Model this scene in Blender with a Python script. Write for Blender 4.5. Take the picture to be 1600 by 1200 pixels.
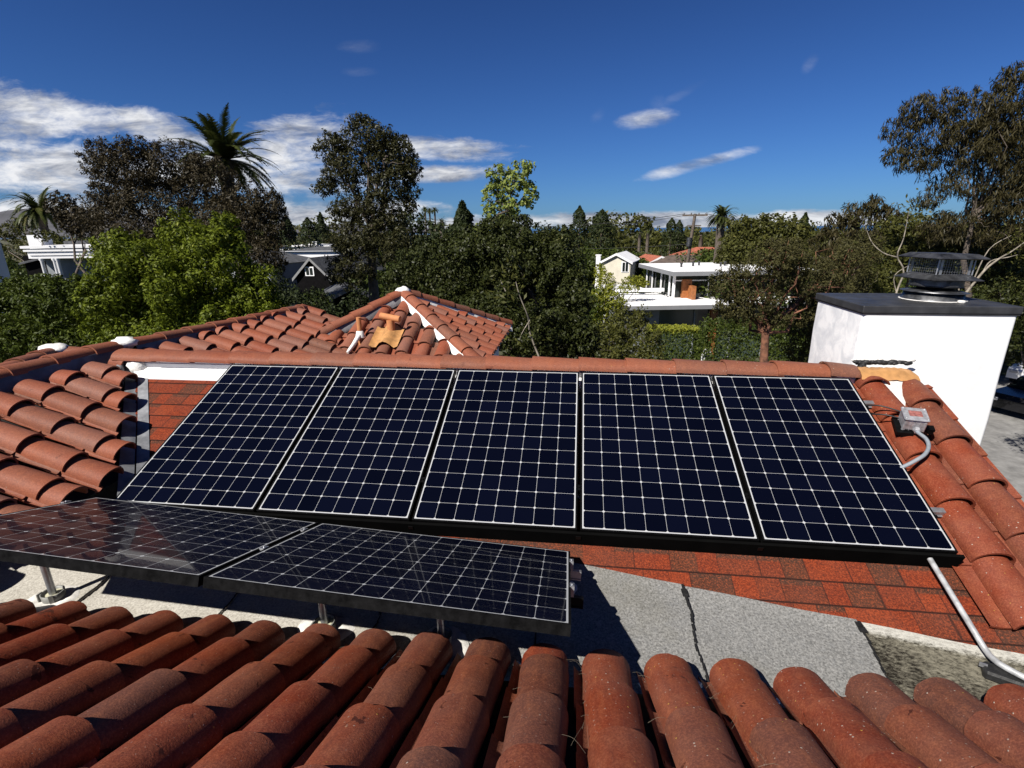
import bpy, math, random
import numpy as np
from mathutils import Matrix, Vector
random.seed(7)
RS = np.random.RandomState(11)
for o in list(bpy.data.objects): bpy.data.objects.remove(o)
SC = bpy.context.scene
COL = SC.collection
R = math.radians

# ------------------------------------------------------------------ camera
CAM_A = np.array([0.99237565, 0.12276649, -0.01090698])    # right
CAM_B = np.array([0.02535261, -0.28993363, -0.95671089])   # down
CAM_C = np.array([-0.12061434, 0.94914007, -0.29083553])   # forward
CAMZ = 8.0
CP = np.array([0, 0, CAMZ])
FPX = 796.6
cam = bpy.data.cameras.new('camera')
camo = bpy.data.objects.new('camera', cam)
COL.objects.link(camo)
camo.matrix_world = Matrix(((CAM_A[0], -CAM_B[0], -CAM_C[0], 0), (CAM_A[1], -CAM_B[1], -CAM_C[1], 0),
                            (CAM_A[2], -CAM_B[2], -CAM_C[2], CAMZ), (0, 0, 0, 1)))
cam.sensor_width = 36
cam.sensor_fit = 'HORIZONTAL'
cam.lens = FPX / 1600 * 36
cam.clip_start = 0.05
cam.clip_end = 20000
SC.camera = camo

# ------------------------------------------------------------------ sun, sky, exposure
SUNV = Vector((-0.64, -0.80, 1.0)).normalized()            # towards the sun
ELEV = math.asin(SUNV.z)
sun = bpy.data.lights.new('sun', 'SUN')
sun.energy = 5.0
sun.angle = R(0.53)
sun.color = (1.0, 0.95, 0.88)
suno = bpy.data.objects.new('sun', sun)
suno.rotation_euler = SUNV.to_track_quat('Z', 'Y').to_euler()
suno.location = (-20, -20, 40)
COL.objects.link(suno)
SKY_STRENGTH = 0.05
EXPOSURE = 0.62
SC.view_settings.view_transform = 'Standard'
SC.view_settings.look = 'None'
SC.view_settings.gamma = 1.0
SC.view_settings.use_curve_mapping = False
SC.view_settings.exposure = EXPOSURE
SC.cycles.max_bounces = 6
SC.cycles.transparent_max_bounces = 8


class NT:
    """small node-tree helper"""
    def __init__(s, tree):
        s.t = tree; s.n = tree.nodes; s.l = tree.links
        s.n.clear()
    def N(s, kind, **kw):
        n = s.n.new(kind)
        for k, v in kw.items(): setattr(n, k, v)
        return n
    def put(s, sock, v):
        if v is None: return
        if isinstance(v, bpy.types.NodeSocket): s.l.new(v, sock)
        elif isinstance(v, (tuple, list)) and len(v) == 3 and sock.type == 'RGBA': sock.default_value = (*v, 1)
        else: sock.default_value = v
    def M(s, op, a, b=None, c=None, clamp=False):
        n = s.N('ShaderNodeMath', operation=op, use_clamp=clamp)
        for i, v in enumerate((a, b, c)): s.put(n.inputs[i], v)
        return n.outputs[0]
    def V(s, op, a, b=None, scale=None):
        n = s.N('ShaderNodeVectorMath', operation=op)
        s.put(n.inputs[0], a)
        if b is not None: s.put(n.inputs[1], b)
        if scale is not None: s.put(n.inputs['Scale'], scale)
        return n.outputs['Value'] if op in ('DOT_PRODUCT', 'LENGTH') else n.outputs[0]
    def noise(s, vec, scale, detail=4, rough=.55, dist=0, dim='3D'):
        n = s.N('ShaderNodeTexNoise', noise_dimensions=dim)
        if vec is not None: s.l.new(vec, n.inputs['Vector'])
        n.inputs['Scale'].default_value = scale; n.inputs['Detail'].default_value = detail
        n.inputs['Roughness'].default_value = rough; n.inputs['Distortion'].default_value = dist
        return n.outputs['Fac']
    def voro(s, vec, scale, out='Distance', feature='F1', rnd=1.0):
        n = s.N('ShaderNodeTexVoronoi', feature=feature)
        if vec is not None: s.l.new(vec, n.inputs['Vector'])
        n.inputs['Scale'].default_value = scale
        n.inputs['Randomness'].default_value = rnd
        return n.outputs[out]
    def rng(s, v, a, b, c=0.0, d=1.0, smooth=False):
        n = s.N('ShaderNodeMapRange')
        if smooth: n.interpolation_type = 'SMOOTHSTEP'
        s.put(n.inputs[0], v)
        for i, x in enumerate((a, b, c, d)): n.inputs[i + 1].default_value = x
        return n.outputs[0]
    def mix(s, f, a, b, mode='MIX'):
        n = s.N('ShaderNodeMix', data_type='RGBA', blend_type=mode)
        s.put(n.inputs[0], f); s.put(n.inputs[6], a); s.put(n.inputs[7], b)
        return n.outputs[2]
    def ramp(s, f, stops):
        n = s.N('ShaderNodeValToRGB')
        s.put(n.inputs[0], f)
        e = n.color_ramp.elements
        while len(e) < len(stops): e.new(0.5)
        for q, (p, c) in zip(e, stops): q.position = p; q.color = (*c, 1)
        return n.outputs[0]
    def comb(s, x, y, z=0.0):
        n = s.N('ShaderNodeCombineXYZ')
        for i, v in enumerate((x, y, z)): s.put(n.inputs[i], v)
        return n.outputs[0]
    def sep(s, v):
        n = s.N('ShaderNodeSeparateXYZ'); s.l.new(v, n.inputs[0])
        return n.outputs


def build_world():
    w = bpy.data.worlds.new('World'); SC.world = w; w.use_nodes = True
    T = NT(w.node_tree)
    out = T.N('ShaderNodeOutputWorld'); bg = T.N('ShaderNodeBackground')
    T.l.new(bg.outputs[0], out.inputs[0])
    sky = T.N('ShaderNodeTexSky', sky_type='NISHITA')
    sky.sun_disc = False
    sky.sun_elevation = ELEV
    sky.sun_rotation = math.atan2(SUNV.x, SUNV.y)
    sky.altitude = 20; sky.air_density = 1.0; sky.dust_density = 0.25; sky.ozone_density = 2.2
    D = T.N('ShaderNodeTexCoord').outputs['Generated']
    # gnomonic chart of the northern sky, in fixed world directions (az ~ 7 deg W of N)
    cz = T.M('MAXIMUM', T.V('DOT_PRODUCT', D, (-0.1261, 0.9920, 0.0)), 0.02)
    u = T.M('DIVIDE', T.V('DOT_PRODUCT', D, (0.9920, 0.1261, 0.0)), cz)      # tan azimuth
    v = T.M('DIVIDE', T.V('DOT_PRODUCT', D, (0, 0, 1.0)), cz)                 # ~ tan elevation
    front = T.rng(T.V('DOT_PRODUCT', D, (-0.1261, 0.9920, 0.0)), 0.02, 0.15)
    def blob(cu, cv, ru, rv, ang=0.0):
        du = T.M('SUBTRACT', u, cu); dv = T.M('SUBTRACT', v, cv)
        ca, sa = math.cos(ang), math.sin(ang)
        x = T.M('ADD', T.M('MULTIPLY', du, ca / ru), T.M('MULTIPLY', dv, sa / ru))
        y = T.M('ADD', T.M('MULTIPLY', du, -sa / rv), T.M('MULTIPLY', dv, ca / rv))
        r2 = T.M('ADD', T.M('MULTIPLY', x, x), T.M('MULTIPLY', y, y))
        return T.M('SUBTRACT', 1.0, r2)
    def union(lst):
        a = lst[0]
        for b in lst[1:]: a = T.M('MAXIMUM', a, b)
        return T.M('MAXIMUM', a, -1.5)
    nz = T.noise(T.comb(T.M('MULTIPLY', u, 1.0), T.M('MULTIPLY', v, 2.3), 3.1), 7.0, 7, .56, .25)
    nf = T.noise(T.comb(T.M('MULTIPLY', u, 1.0), T.M('MULTIPLY', v, 2.6), 9.7), 26.0, 7, .66, .5)
    tex = T.M('ADD', T.M('MULTIPLY', T.M('SUBTRACT', nz, .5), 3.6), T.M('MULTIPLY', T.M('SUBTRACT', nf, .5), 2.0))
    banks = union([blob(-.86, .212, .26, .048, -.20), blob(-.62, .172, .14, .034, -.25), blob(-.95, .115, .40, .062, .02), blob(-.62, .115, .30, .045, .05),
                   blob(-.36, .150, .13, .060, .1), blob(-.42, .09, .22, .05), blob(-.13, .140, .17, .024, -.06), blob(-.11, .098, .13, .017, 0), blob(-.95, .03, .5, .045), blob(-.35, .03, .25, .035)])
    low = union([blob(.20, .012, .38, .017), blob(.58, .008, .2, .02), blob(-.12, .0, .2, .02)])
    wisp = union([blob(.240, .183, .060, .020, .12), blob(.345, .110, .115, .0135, .22)])
    faint = union([blob(.30, .222, .06, .010, .45), blob(.262, .205, .02, .02, .8), blob(.158, .191, .02, .014, .8), blob(-.257, .300, .04, .012), blob(-.255, .263, .04, .009), blob(.52, .267, .012, .02, -.6)])
    dens = T.M('MAXIMUM', T.M('MULTIPLY', T.rng(T.M('ADD', T.M('MULTIPLY', banks, 1.5), T.M('ADD', tex, -.28)), -.15, 1.5, 0, 1), 1.0),
               T.M('MULTIPLY', T.rng(T.M('ADD', T.M('MULTIPLY', low, 1.5), T.M('ADD', tex, .2)), 0, 1.3, 0, 1), .85))
    dens = T.M('MAXIMUM', dens, T.M('MULTIPLY', T.rng(T.M('ADD', wisp, T.M('MULTIPLY', tex, .5)), -.05, 1.25, 0, 1), .8))
    dens = T.M('MAXIMUM', dens, T.M('MULTIPLY', T.rng(T.M('ADD', faint, T.M('MULTIPLY', tex, .6)), 0, 1.2, 0, 1), .16))
    dens = T.M('MULTIPLY', T.rng(dens, .0, 1.0, 0, 1, True), front)
    # cumulus brightness: white tops, blue-grey bases
    sh = T.noise(T.comb(T.M('MULTIPLY', u, 1.0), T.M('MULTIPLY', v, 4.5), 1.3), 7.5, 7, .62, .4)
    ccol = T.mix(T.rng(sh, .36, .60, 0, 1), (.24, .27, .35), (.92, .93, .96))
    ccol2 = T.V('SCALE', ccol, scale=1.0 / SKY_STRENGTH * 0.62)
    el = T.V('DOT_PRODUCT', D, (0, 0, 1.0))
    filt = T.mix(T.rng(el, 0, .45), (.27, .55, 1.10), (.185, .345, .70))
    filt = T.mix(T.rng(el, .50, .80), filt, (.095, .17, .34))      # sky above the view darkened to cut fill light      # deep blue tint
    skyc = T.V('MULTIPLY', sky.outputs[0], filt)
    col = T.mix(dens, skyc, ccol2)
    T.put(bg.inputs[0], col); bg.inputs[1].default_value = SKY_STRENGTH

build_world()

# ------------------------------------------------------------------ mesh helpers
class MB:
    """collects geometry for ONE mesh object"""
    def __init__(s): s.v = []; s.f = []; s.sm = []; s.tint = []; s.uv = {}; s.n = 0
    def add(s, verts, faces, smooth=False, tint=None):
        b = s.n
        s.v.extend([tuple(map(float, p)) for p in verts]); s.n += len(verts)
        s.f.extend([tuple(i + b for i in f) for f in faces])
        s.sm.extend([smooth] * len(faces))
        s.tint.extend([(.5 if tint is None else tint)] * len(faces))
        return s
    def box(s, c, size, M=None, tint=None):
        x, y, z = [q / 2 for q in size]
        P = [Vector((sx * x, sy * y, sz * z)) for sx in (-1, 1) for sy in (-1, 1) for sz in (-1, 1)]
        if M is not None: P = [M @ p for p in P]
        P = [p + Vector(c) for p in P]
        return s.add(P, [(0, 1, 3, 2), (4, 6, 7, 5), (0, 4, 5, 1), (2, 3, 7, 6), (0, 2, 6, 4), (1, 5, 7, 3)], tint=tint)
    def bbox(s, c, size, bev=.01, M=None, tint=None):
        """box with chamfered vertical and top edges"""
        x, y, z = [q / 2 for q in size]; b = min(bev, x * .9, y * .9, z * .9)
        def ring(k, zz): return [(-x + k, -y + b, zz), (-x + b, -y + k, zz), (x - b, -y + k, zz), (x - k, -y + b, zz), (x - k, y - b, zz), (x - b, y - k, zz), (-x + b, y - k, zz), (-x + k, y - b, zz)]
        P = ring(b * .6, -z) + ring(0, -z + b) + ring(0, z - b) + ring(b * .6, z)
        P = [Vector(p) for p in P]
        if M is not None: P = [M @ p for p in P]
        P = [p + Vector(c) for p in P]
        F = [tuple(range(7, -1, -1)), tuple(range(24, 32))]
        for r in range(3):
            for i in range(8): F.append((r * 8 + i, r * 8 + (i + 1) % 8, r * 8 + 8 + (i + 1) % 8, r * 8 + 8 + i))
        return s.add(P, F, tint=tint)
    def prism(s, poly, z0, z1, tint=None):
        """poly: ccw (x,y) list"""
        n = len(poly)
        P = [(x, y, z0) for x, y in poly] + [(x, y, z1) for x, y in poly]
        F = [tuple(range(n - 1, -1, -1)), tuple(range(n, 2 * n))] + [(i, (i + 1) % n, n + (i + 1) % n, n + i) for i in range(n)]
        return s.add(P, F, tint=tint)
    def tube(s, pts, rad, n=8, cap=True, tint=None, smooth=True):
        pts = [Vector(p) for p in pts]
        if not hasattr(rad, '__len__'): rad = [rad] * len(pts)
        V = []; up = Vector((0, 0, 1)); prev = None
        for i, p in enumerate(pts):
            d = (pts[min(i + 1, len(pts) - 1)] - pts[max(i - 1, 0)]).normalized()
            if prev is None:
                a = d.cross(up if abs(d.z) < .9 else Vector((1, 0, 0))).normalized()
            else:
                a = (prev - d * prev.dot(d)).normalized()
            prev = a; b = d.cross(a)
            V += [p + (a * math.cos(2 * math.pi * k / n) + b * math.sin(2 * math.pi * k / n)) * rad[i] for k in range(n)]
        F = []
        for i in range(len(pts) - 1):
            for k in range(n): F.append((i * n + k, i * n + (k + 1) % n, i * n + n + (k + 1) % n, i * n + n + k))
        s.add(V, F, smooth, tint)
        if cap:
            s.add(V[:n], [tuple(range(n - 1, -1, -1))], tint=tint); s.add(V[-n:], [tuple(range(n))], tint=tint)
        return s
    def lathe(s, prof, c=(0, 0, 0), n=24, smooth=True, tint=None, phase=0.0, M=None):
        V = []
        for r, z in prof:
            for k in range(n):
                a = 2 * math.pi * k / n + phase
                p = Vector((r * math.cos(a), r * math.sin(a), z))
                if M is not None: p = M @ p
                V.append(p + Vector(c))
        F = [(i * n + k, i * n + (k + 1) % n, (i + 1) * n + (k + 1) % n, (i + 1) * n + k) for i in range(len(prof) - 1) for k in range(n)]
        return s.add(V, F, smooth, tint)


LOC = {}


def link_mesh(name, me, mat, parent):
    o = bpy.data.objects.new(name, me)
    COL.objects.link(o)
    if mat is not None: me.materials.append(mat)
    if parent is not None: o.parent = parent
    return o


def obj(name, mb, mat, parent=None, local=False, uv=None):
    """links mb as ONE mesh object; vertices are in world space unless local"""
    if parent is not None and not local:
        L = LOC.get(root_of(parent).name, (0, 0, 0))
        V = [(x - L[0], y - L[1], z - L[2]) for x, y, z in mb.v]
    else: V = mb.v
    me = bpy.data.meshes.new(name)
    me.from_pydata(V, [], mb.f)
    me.polygons.foreach_set('use_smooth', mb.sm)
    at = me.attributes.new('tint', 'FLOAT', 'FACE'); at.data.foreach_set('value', mb.tint)
    if uv is not None:
        ul = me.uv_layers.new(name='UVMap')
        co = np.array([V[l.vertex_index] for l in me.loops])
        q = np.stack([co @ np.array(uv[0]), co @ np.array(uv[1])], 1) + np.array(uv[2])
        ul.data.foreach_set('uv', q.astype(np.float32).ravel())
    me.update()
    return link_mesh(name, me, mat, parent)


def root_of(o):
    while o.parent is not None: o = o.parent
    return o


def thing(name, label, cat, loc=(0, 0, 0), group=None):
    o = bpy.data.objects.new(name, None); COL.objects.link(o)
    o.location = loc; o.empty_display_size = .3
    o['label'] = label; o['category'] = cat
    if group: o['group'] = group
    LOC[o.name] = tuple(loc)
    return o


def tag(o, label=None, cat=None, group=None, kind=None):
    for k, v in (('label', label), ('category', cat), ('group', group), ('kind', kind)):
        if v: o[k] = v
    return o


def copy_tree(o, parent=None):
    c = o.copy(); COL.objects.link(c); c.parent = parent
    for ch in list(o.children): copy_tree(ch, c)
    return c


def ray(px, py): return CAM_A * (px - 800) / FPX + CAM_B * (py - 600) / FPX + CAM_C
def at(px, py, Y):
    """point of the place that the survey photo shows at (px,py), Y metres north"""
    d = ray(px, py); return CP + d * (Y / d[1])
def atz(px, py, Z):
    d = ray(px, py); return CP + d * ((Z - CAMZ) / d[2])
def mpp(Y, px=800, py=400): return Y / ray(px, py)[1] / FPX


# ------------------------------------------------------------------ materials
def new_mat(name):
    m = bpy.data.materials.new(name); m.use_nodes = True
    T = NT(m.node_tree)
    out = T.N('ShaderNodeOutputMaterial'); b = T.N('ShaderNodeBsdfPrincipled')
    T.l.new(b.outputs[0], out.inputs[0])
    return m, T, b, out


def bump(T, b, h, dist=.002, strength=1.0):
    n = T.N('ShaderNodeBump'); n.inputs['Distance'].default_value = dist; n.inputs['Strength'].default_value = strength
    T.put(n.inputs['Height'], h); T.l.new(n.outputs[0], b.inputs['Normal'])


def tint_of(T): return T.N('ShaderNodeAttribute', attribute_name='tint').outputs['Fac']
def objco(T): return T.N('ShaderNodeTexCoord').outputs['Object']


def plain(name, c, rough=.6, metal=0.0, var=.12, scale=6.0, bmp=.0, bscale=40., spec=.5, c2=None):
    m, T, b, _ = new_mat(name)
    co = objco(T)
    n = T.noise(co, scale, 5, .6)
    c2 = c2 or tuple(x * (1 - var * 2.2) for x in c)
    hi = tuple(min(1, x * (1 + var)) for x in c)
    T.put(b.inputs['Base Color'], T.mix(T.rng(n, .3, .7), c2, hi))
    T.put(b.inputs['Roughness'], T.rng(T.noise(co, scale * 2.3, 3), .3, .7, max(0, rough - .1), min(1, rough + .1)))
    b.inputs['Metallic'].default_value = metal
    b.inputs['Specular IOR Level'].default_value = spec
    if bmp: bump(T, b, T.noise(co, bscale, 4), bmp)
    return m


def tile_material(name, cols, lichen=.5, specks=.5, dark=.4, sc=1.0, streak=.4):
    """clay tile: colour of each tile from its tint; mineral bloom, lichen dots, dark flakes"""
    m, T, b, _ = new_mat(name)
    co = objco(T); t = tint_of(T)
    base = T.ramp(t, [(i / (len(cols) - 1), c) for i, c in enumerate(cols)])
    big = T.noise(co, 3.2 * sc, 4, .6)
    base = T.mix(T.rng(big, .38, .68, 0, .55), base, T.mix(.65, base, (.20, .10, .075)))
    med = T.noise(co, 17 * sc, 5, .65)
    base = T.mix(T.rng(med, .45, .75, 0, .45), base, T.mix(.55, base, (.36, .13, .06)))
    fine = T.noise(co, 120, 4, .75)
    base = T.mix(T.rng(fine, .42, .68, .0, .6), base, T.mix(.6, base, (.05, .02, .014)))
    base = T.mix(T.rng(fine, .52, .36, .0, .35), base, T.mix(.6, base, (.42, .16, .085)))
    st = T.noise(T.V('MULTIPLY', co, (14.0, 1.6, 1.6)), 2.2, 5, .65)     # run-off streaks down the slope
    base = T.mix(T.rng(st, .46, .70, 0, .5 * streak), base, T.mix(.55, base, (.06, .028, .022)))
    base = T.mix(T.rng(st, .46, .30, 0, .35 * streak), base, T.mix(.5, base, (.34, .12, .05)))
    # dark chipped stains
    w = T.noise(co, 9.0, 6, .62, .6)
    base = T.mix(T.rng(w, .645, .665, 0, dark), base, (.050, .014, .009))
    # lichen: small pale and ochre dots, gathered in patches
    patch = T.rng(T.M('ADD', T.noise(co, 3.1, 3), T.rng(T.sep(co)[0], -1.2, 1.6, -.12, .16)), .44, .62)
    v1 = T.voro(co, 48); sel = T.voro(co, 48, 'Color')
    dot = T.M('MULTIPLY', T.rng(v1, .21, .12), T.rng(T.sep(sel)[0], 1 - .32 * lichen - .02, 1 - .32 * lichen))
    dot = T.M('MULTIPLY', dot, patch)
    base = T.mix(T.M('MULTIPLY', dot, .8), base, T.mix(T.rng(T.sep(sel)[1], .7, .75), (.42, .36, .30), (.48, .30, .06)))
    v2 = T.voro(co, 120); s2 = T.voro(co, 120, 'Color')
    d2 = T.M('MULTIPLY', T.rng(v2, .22, .14), T.rng(T.sep(s2)[0], 1 - .1 * specks, 1 - .1 * specks + .01))
    base = T.mix(T.M('MULTIPLY', d2, .7), base, (.42, .33, .28))
    T.put(b.inputs['Base Color'], base)
    b.inputs['Roughness'].default_value = .62
    b.inputs['Specular IOR Level'].default_value = .2
    h = T.M('ADD', T.M('MULTIPLY', T.noise(co, 160, 4, .65), .7), T.M('ADD', T.M('MULTIPLY', med, .9), T.M('MULTIPLY', dot, .6)))
    bump(T, b, h, .0022, .9)
    return m


CL = [(.16, .066, .048), (.24, .066, .036), (.30, .082, .040), (.27, .055, .026), (.33, .10, .056), (.21, .085, .062)]
M_TILE_NEAR = tile_material('clay tile near', [(.075, .030, .022), (.13, .029, .014), (.19, .036, .012), (.16, .024, .009), (.20, .042, .014), (.11, .040, .028), (.18, .030, .010)], .8, .5, .9, streak=1.0)
M_TILE = tile_material('clay tile', [(.15, .068, .046), (.22, .062, .033), (.27, .076, .038), (.23, .054, .026), (.28, .094, .055), (.19, .088, .066)], .35, .3, .35)
M_RIDGE = tile_material('ridge tile', [(.14, .066, .046), (.23, .073, .038), (.26, .082, .043), (.20, .055, .028)], .4, .4, .35)
M_TILE_RAKE = tile_material('rake tile', [(.12, .034, .019), (.16, .027, .010), (.19, .032, .012), (.17, .035, .015)], .35, .4, .25)
M_MORTAR = plain('white mortar', (.74, .73, .70), .85, var=.12, scale=9, bmp=.006, bscale=35)
M_MORTAR_SHADE = plain('shade-grey mortar', (.17, .17, .18), .9, var=.2, scale=7, bmp=.006, bscale=30)  # mortar on the shaded sides, the shade put into its colour
M_STUCCO = plain('white stucco', (.80, .80, .79), .9, var=.035, scale=3.5, bmp=.0025, bscale=90, spec=.2)
M_DARK = plain('roof underlay', (.018, .016, .015), .95, var=.1)
M_BLACKMETAL = plain('black anodised frame', (.003, .003, .0033), .5, 0, var=.15, scale=30, spec=.12)
M_DUSTYFRAME = plain('dusty black frame', (.006, .006, .0063), .7, 0, var=.5, scale=26, bmp=.0008, bscale=120, c2=(.002, .002, .0022), spec=.04)
M_GALV = plain('galvanised steel', (.42, .43, .45), .42, .75, var=.12, scale=22)
M_GREYPIPE = plain('grey painted conduit', (.27, .30, .33), .5, .2, var=.12, scale=18)
M_ALU = plain('aluminium casting', (.50, .50, .52), .45, .55, var=.2, scale=30, bmp=.001, bscale=60)
M_COPING = plain('charcoal sheet metal', (.055, .056, .060), .5, .35, var=.22, scale=6, spec=.5)
M_VENTMETAL = plain('weathered vent steel', (.115, .118, .125), .45, .7, var=.35, scale=12)
M_VENTSHADE = plain('shade-black vent steel', (.03, .031, .034), .5, .6, var=.3, scale=12)  # dark copy of the vent steel, shade of the recessed throat painted in
M_TERRA = plain('raw terracotta pipe', (.50, .20, .075), .8, var=.12, scale=12)
M_TANFLASH = plain('tan painted flashing', (.44, .22, .075), .65, var=.2, scale=10)
M_WHITEFLASH = plain('white painted flashing', (.84, .84, .83), .6, var=.05, scale=4)
M_VALLEY = plain('valley metal', (.30, .31, .33), .5, .5, var=.2, scale=8)
M_TAR = plain('black roof sealant', (.014, .014, .014), .6, var=.3, scale=30, bmp=.003)
M_SEALANT = plain('smeared white sealant', (.66, .64, .60), .7, var=.15, scale=20, bmp=.004, bscale=40)
M_ABS = plain('grey plastic collar', (.20, .20, .185), .55, var=.15, scale=18)
M_GREASE = plain('pale sealing compound', (.52, .50, .36), .6, var=.15, scale=18)
M_CABLE = plain('black cable', (.01, .01, .01), .5)
M_SKIRT = plain('matt black skirt', (.004, .004, .004), 1.0, spec=.0)
M_CONDUIT = plain('bright galvanised conduit', (.40, .41, .42), .5, .15, var=.18, scale=22)
M_LABELRED = plain('faded red warning label', (.30, .11, .095), .6, var=.3, scale=55)


def shingle_material():
    m, T, b, _ = new_mat('red asphalt shingle')
    uvn = T.N('ShaderNodeUVMap'); s = T.sep(uvn.outputs[0]); U, Vv = s[0], s[1]
    row = T.M('FLOOR', T.M('DIVIDE', Vv, .143))
    wn = T.N('ShaderNodeTexWhiteNoise', noise_dimensions='1D'); T.put(wn.inputs['W'], row)
    uu = T.M('ADD', U, T.M('MULTIPLY', wn.outputs[0], 3.0))
    # laminated tabs of uneven width
    jit = T.M('MULTIPLY', T.M('SINE', T.M('ADD', T.M('MULTIPLY', uu, 13.7), T.M('MULTIPLY', row, 2.1))), .035)
    cell = T.M('DIVIDE', T.M('ADD', uu, jit), .165)
    ci = T.M('FLOOR', cell); cf = T.M('FRACT', cell)
    w2 = T.N('ShaderNodeTexWhiteNoise', noise_dimensions='2D'); T.l.new(T.comb(ci, row), w2.inputs['Vector'])
    base = T.ramp(w2.outputs[0], [(0, (.060, .026, .016)), (.14, (.075, .028, .016)), (.16, (.14, .022, .009)), (.40, (.17, .027, .010)), (.62, (.21, .037, .012)), (.64, (.12, .023, .011)), (.85, (.19, .030, .010)), (1, (.10, .026, .014))])
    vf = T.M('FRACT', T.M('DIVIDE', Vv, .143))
    # painted shadow: some tabs have a darker band under the butt of the course above
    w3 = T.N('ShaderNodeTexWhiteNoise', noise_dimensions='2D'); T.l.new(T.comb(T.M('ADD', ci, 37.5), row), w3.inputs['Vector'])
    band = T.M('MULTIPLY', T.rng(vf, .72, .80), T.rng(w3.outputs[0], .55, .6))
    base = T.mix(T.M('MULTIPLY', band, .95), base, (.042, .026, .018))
    edge = T.M('MULTIPLY', T.rng(T.M('MINIMUM', cf, T.M('SUBTRACT', 1, cf)), .035, .01), T.rng(w3.outputs[0], .35, .36))
    seam = T.rng(T.M('MINIMUM', vf, T.M('SUBTRACT', 1, vf)), .045, .02)
    co = objco(T)
    g = T.noise(co, 110, 4, .8); g2 = T.noise(co, 5, 4)
    base = T.mix(T.rng(g, .50, .64, 0, .8), base, T.mix(.85, base, (.36, .075, .025)))
    base = T.mix(T.rng(g, .50, .38, 0, .85), base, (.045, .014, .009))
    base = T.mix(T.rng(g2, .35, .7, 0, .4), base, T.mix(.5, base, (.12, .06, .045)))
    base = T.mix(T.M('MAXIMUM', T.M('MULTIPLY', edge, .75), T.M('MULTIPLY', seam, .8)), base, (.022, .012, .01))
    T.put(b.inputs['Base Color'], base)
    b.inputs['Roughness'].default_value = .95; b.inputs['Specular IOR Level'].default_value = .15
    bump(T, b, g, .003, .9)
    return m


def rolled_material():
    """mineral-surfaced cap sheet; the sheet with the higher tint is mossy"""
    m, T, b, _ = new_mat('grey mineral cap sheet')
    co = objco(T); t = tint_of(T); s = T.sep(co)
    g = T.noise(co, 85, 4, .8); g2 = T.noise(co, 2.3, 5, .6); g3 = T.noise(co, 38, 3, .7)
    base = T.mix(T.rng(g, .33, .66), (.075, .075, .072), (.31, .307, .295))
    base = T.mix(T.rng(g3, .5, .72, 0, .5), base, (.14, .145, .15))
    warm = T.rng(s[0], .2, -1.2)                 # sunlight painted in: warmer, paler granules towards the west
    base = T.mix(T.M('MULTIPLY', warm, .75), base, T.mix(T.rng(g, .28, .62), (.26, .235, .20), (.60, .57, .50)))
    base = T.mix(T.rng(g2, .50, .72, 0, .55), base, T.mix(.6, base, (.13, .12, .08)))
    # moss / dirt on the east sheet, washed clean along its top edge
    rot = T.N('ShaderNodeMapping'); rot.inputs['Rotation'].default_value = (0, 0, .6); rot.inputs['Scale'].default_value = (1, 2.2, 1); T.l.new(co, rot.inputs[0])
    strk = T.noise(rot.outputs[0], 34, 8, .78, .3); big = T.noise(co, 3.6, 4, .6)
    lvl = T.M('ADD', strk, T.M('MULTIPLY', T.M('SUBTRACT', big, .5), .55))
    mo = T.mix(T.rng(lvl, .42, .66), (.012, .010, .007), (.20, .185, .14))
    clean = T.rng(T.M('ADD', T.M('ADD', T.M('ADD', s[1], 4.0), T.M('MULTIPLY', s[0], .14)), T.M('MULTIPLY', T.M('ADD', big, strk), .09)), 2.69, 2.72)
    clean2 = T.rng(T.M('ADD', T.M('ADD', s[0], T.M('MULTIPLY', T.M('ADD', s[1], 4.0), .9)), T.M('MULTIPLY', strk, .5)), 4.58, 4.72)
    mo = T.mix(T.M('MAXIMUM', T.M('MULTIPLY', clean, .8), clean2), mo, T.mix(T.rng(strk, .3, .6), (.26, .25, .22), (.55, .54, .49)))
    base = T.mix(T.rng(t, .7, .8), base, mo)
    T.put(b.inputs['Base Color'], base)
    b.inputs['Roughness'].default_value = .95; b.inputs['Specular IOR Level'].default_value = .15
    bump(T, b, T.M('ADD', g, T.M('MULTIPLY', g2, 3)), .004, .9)
    return m


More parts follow.
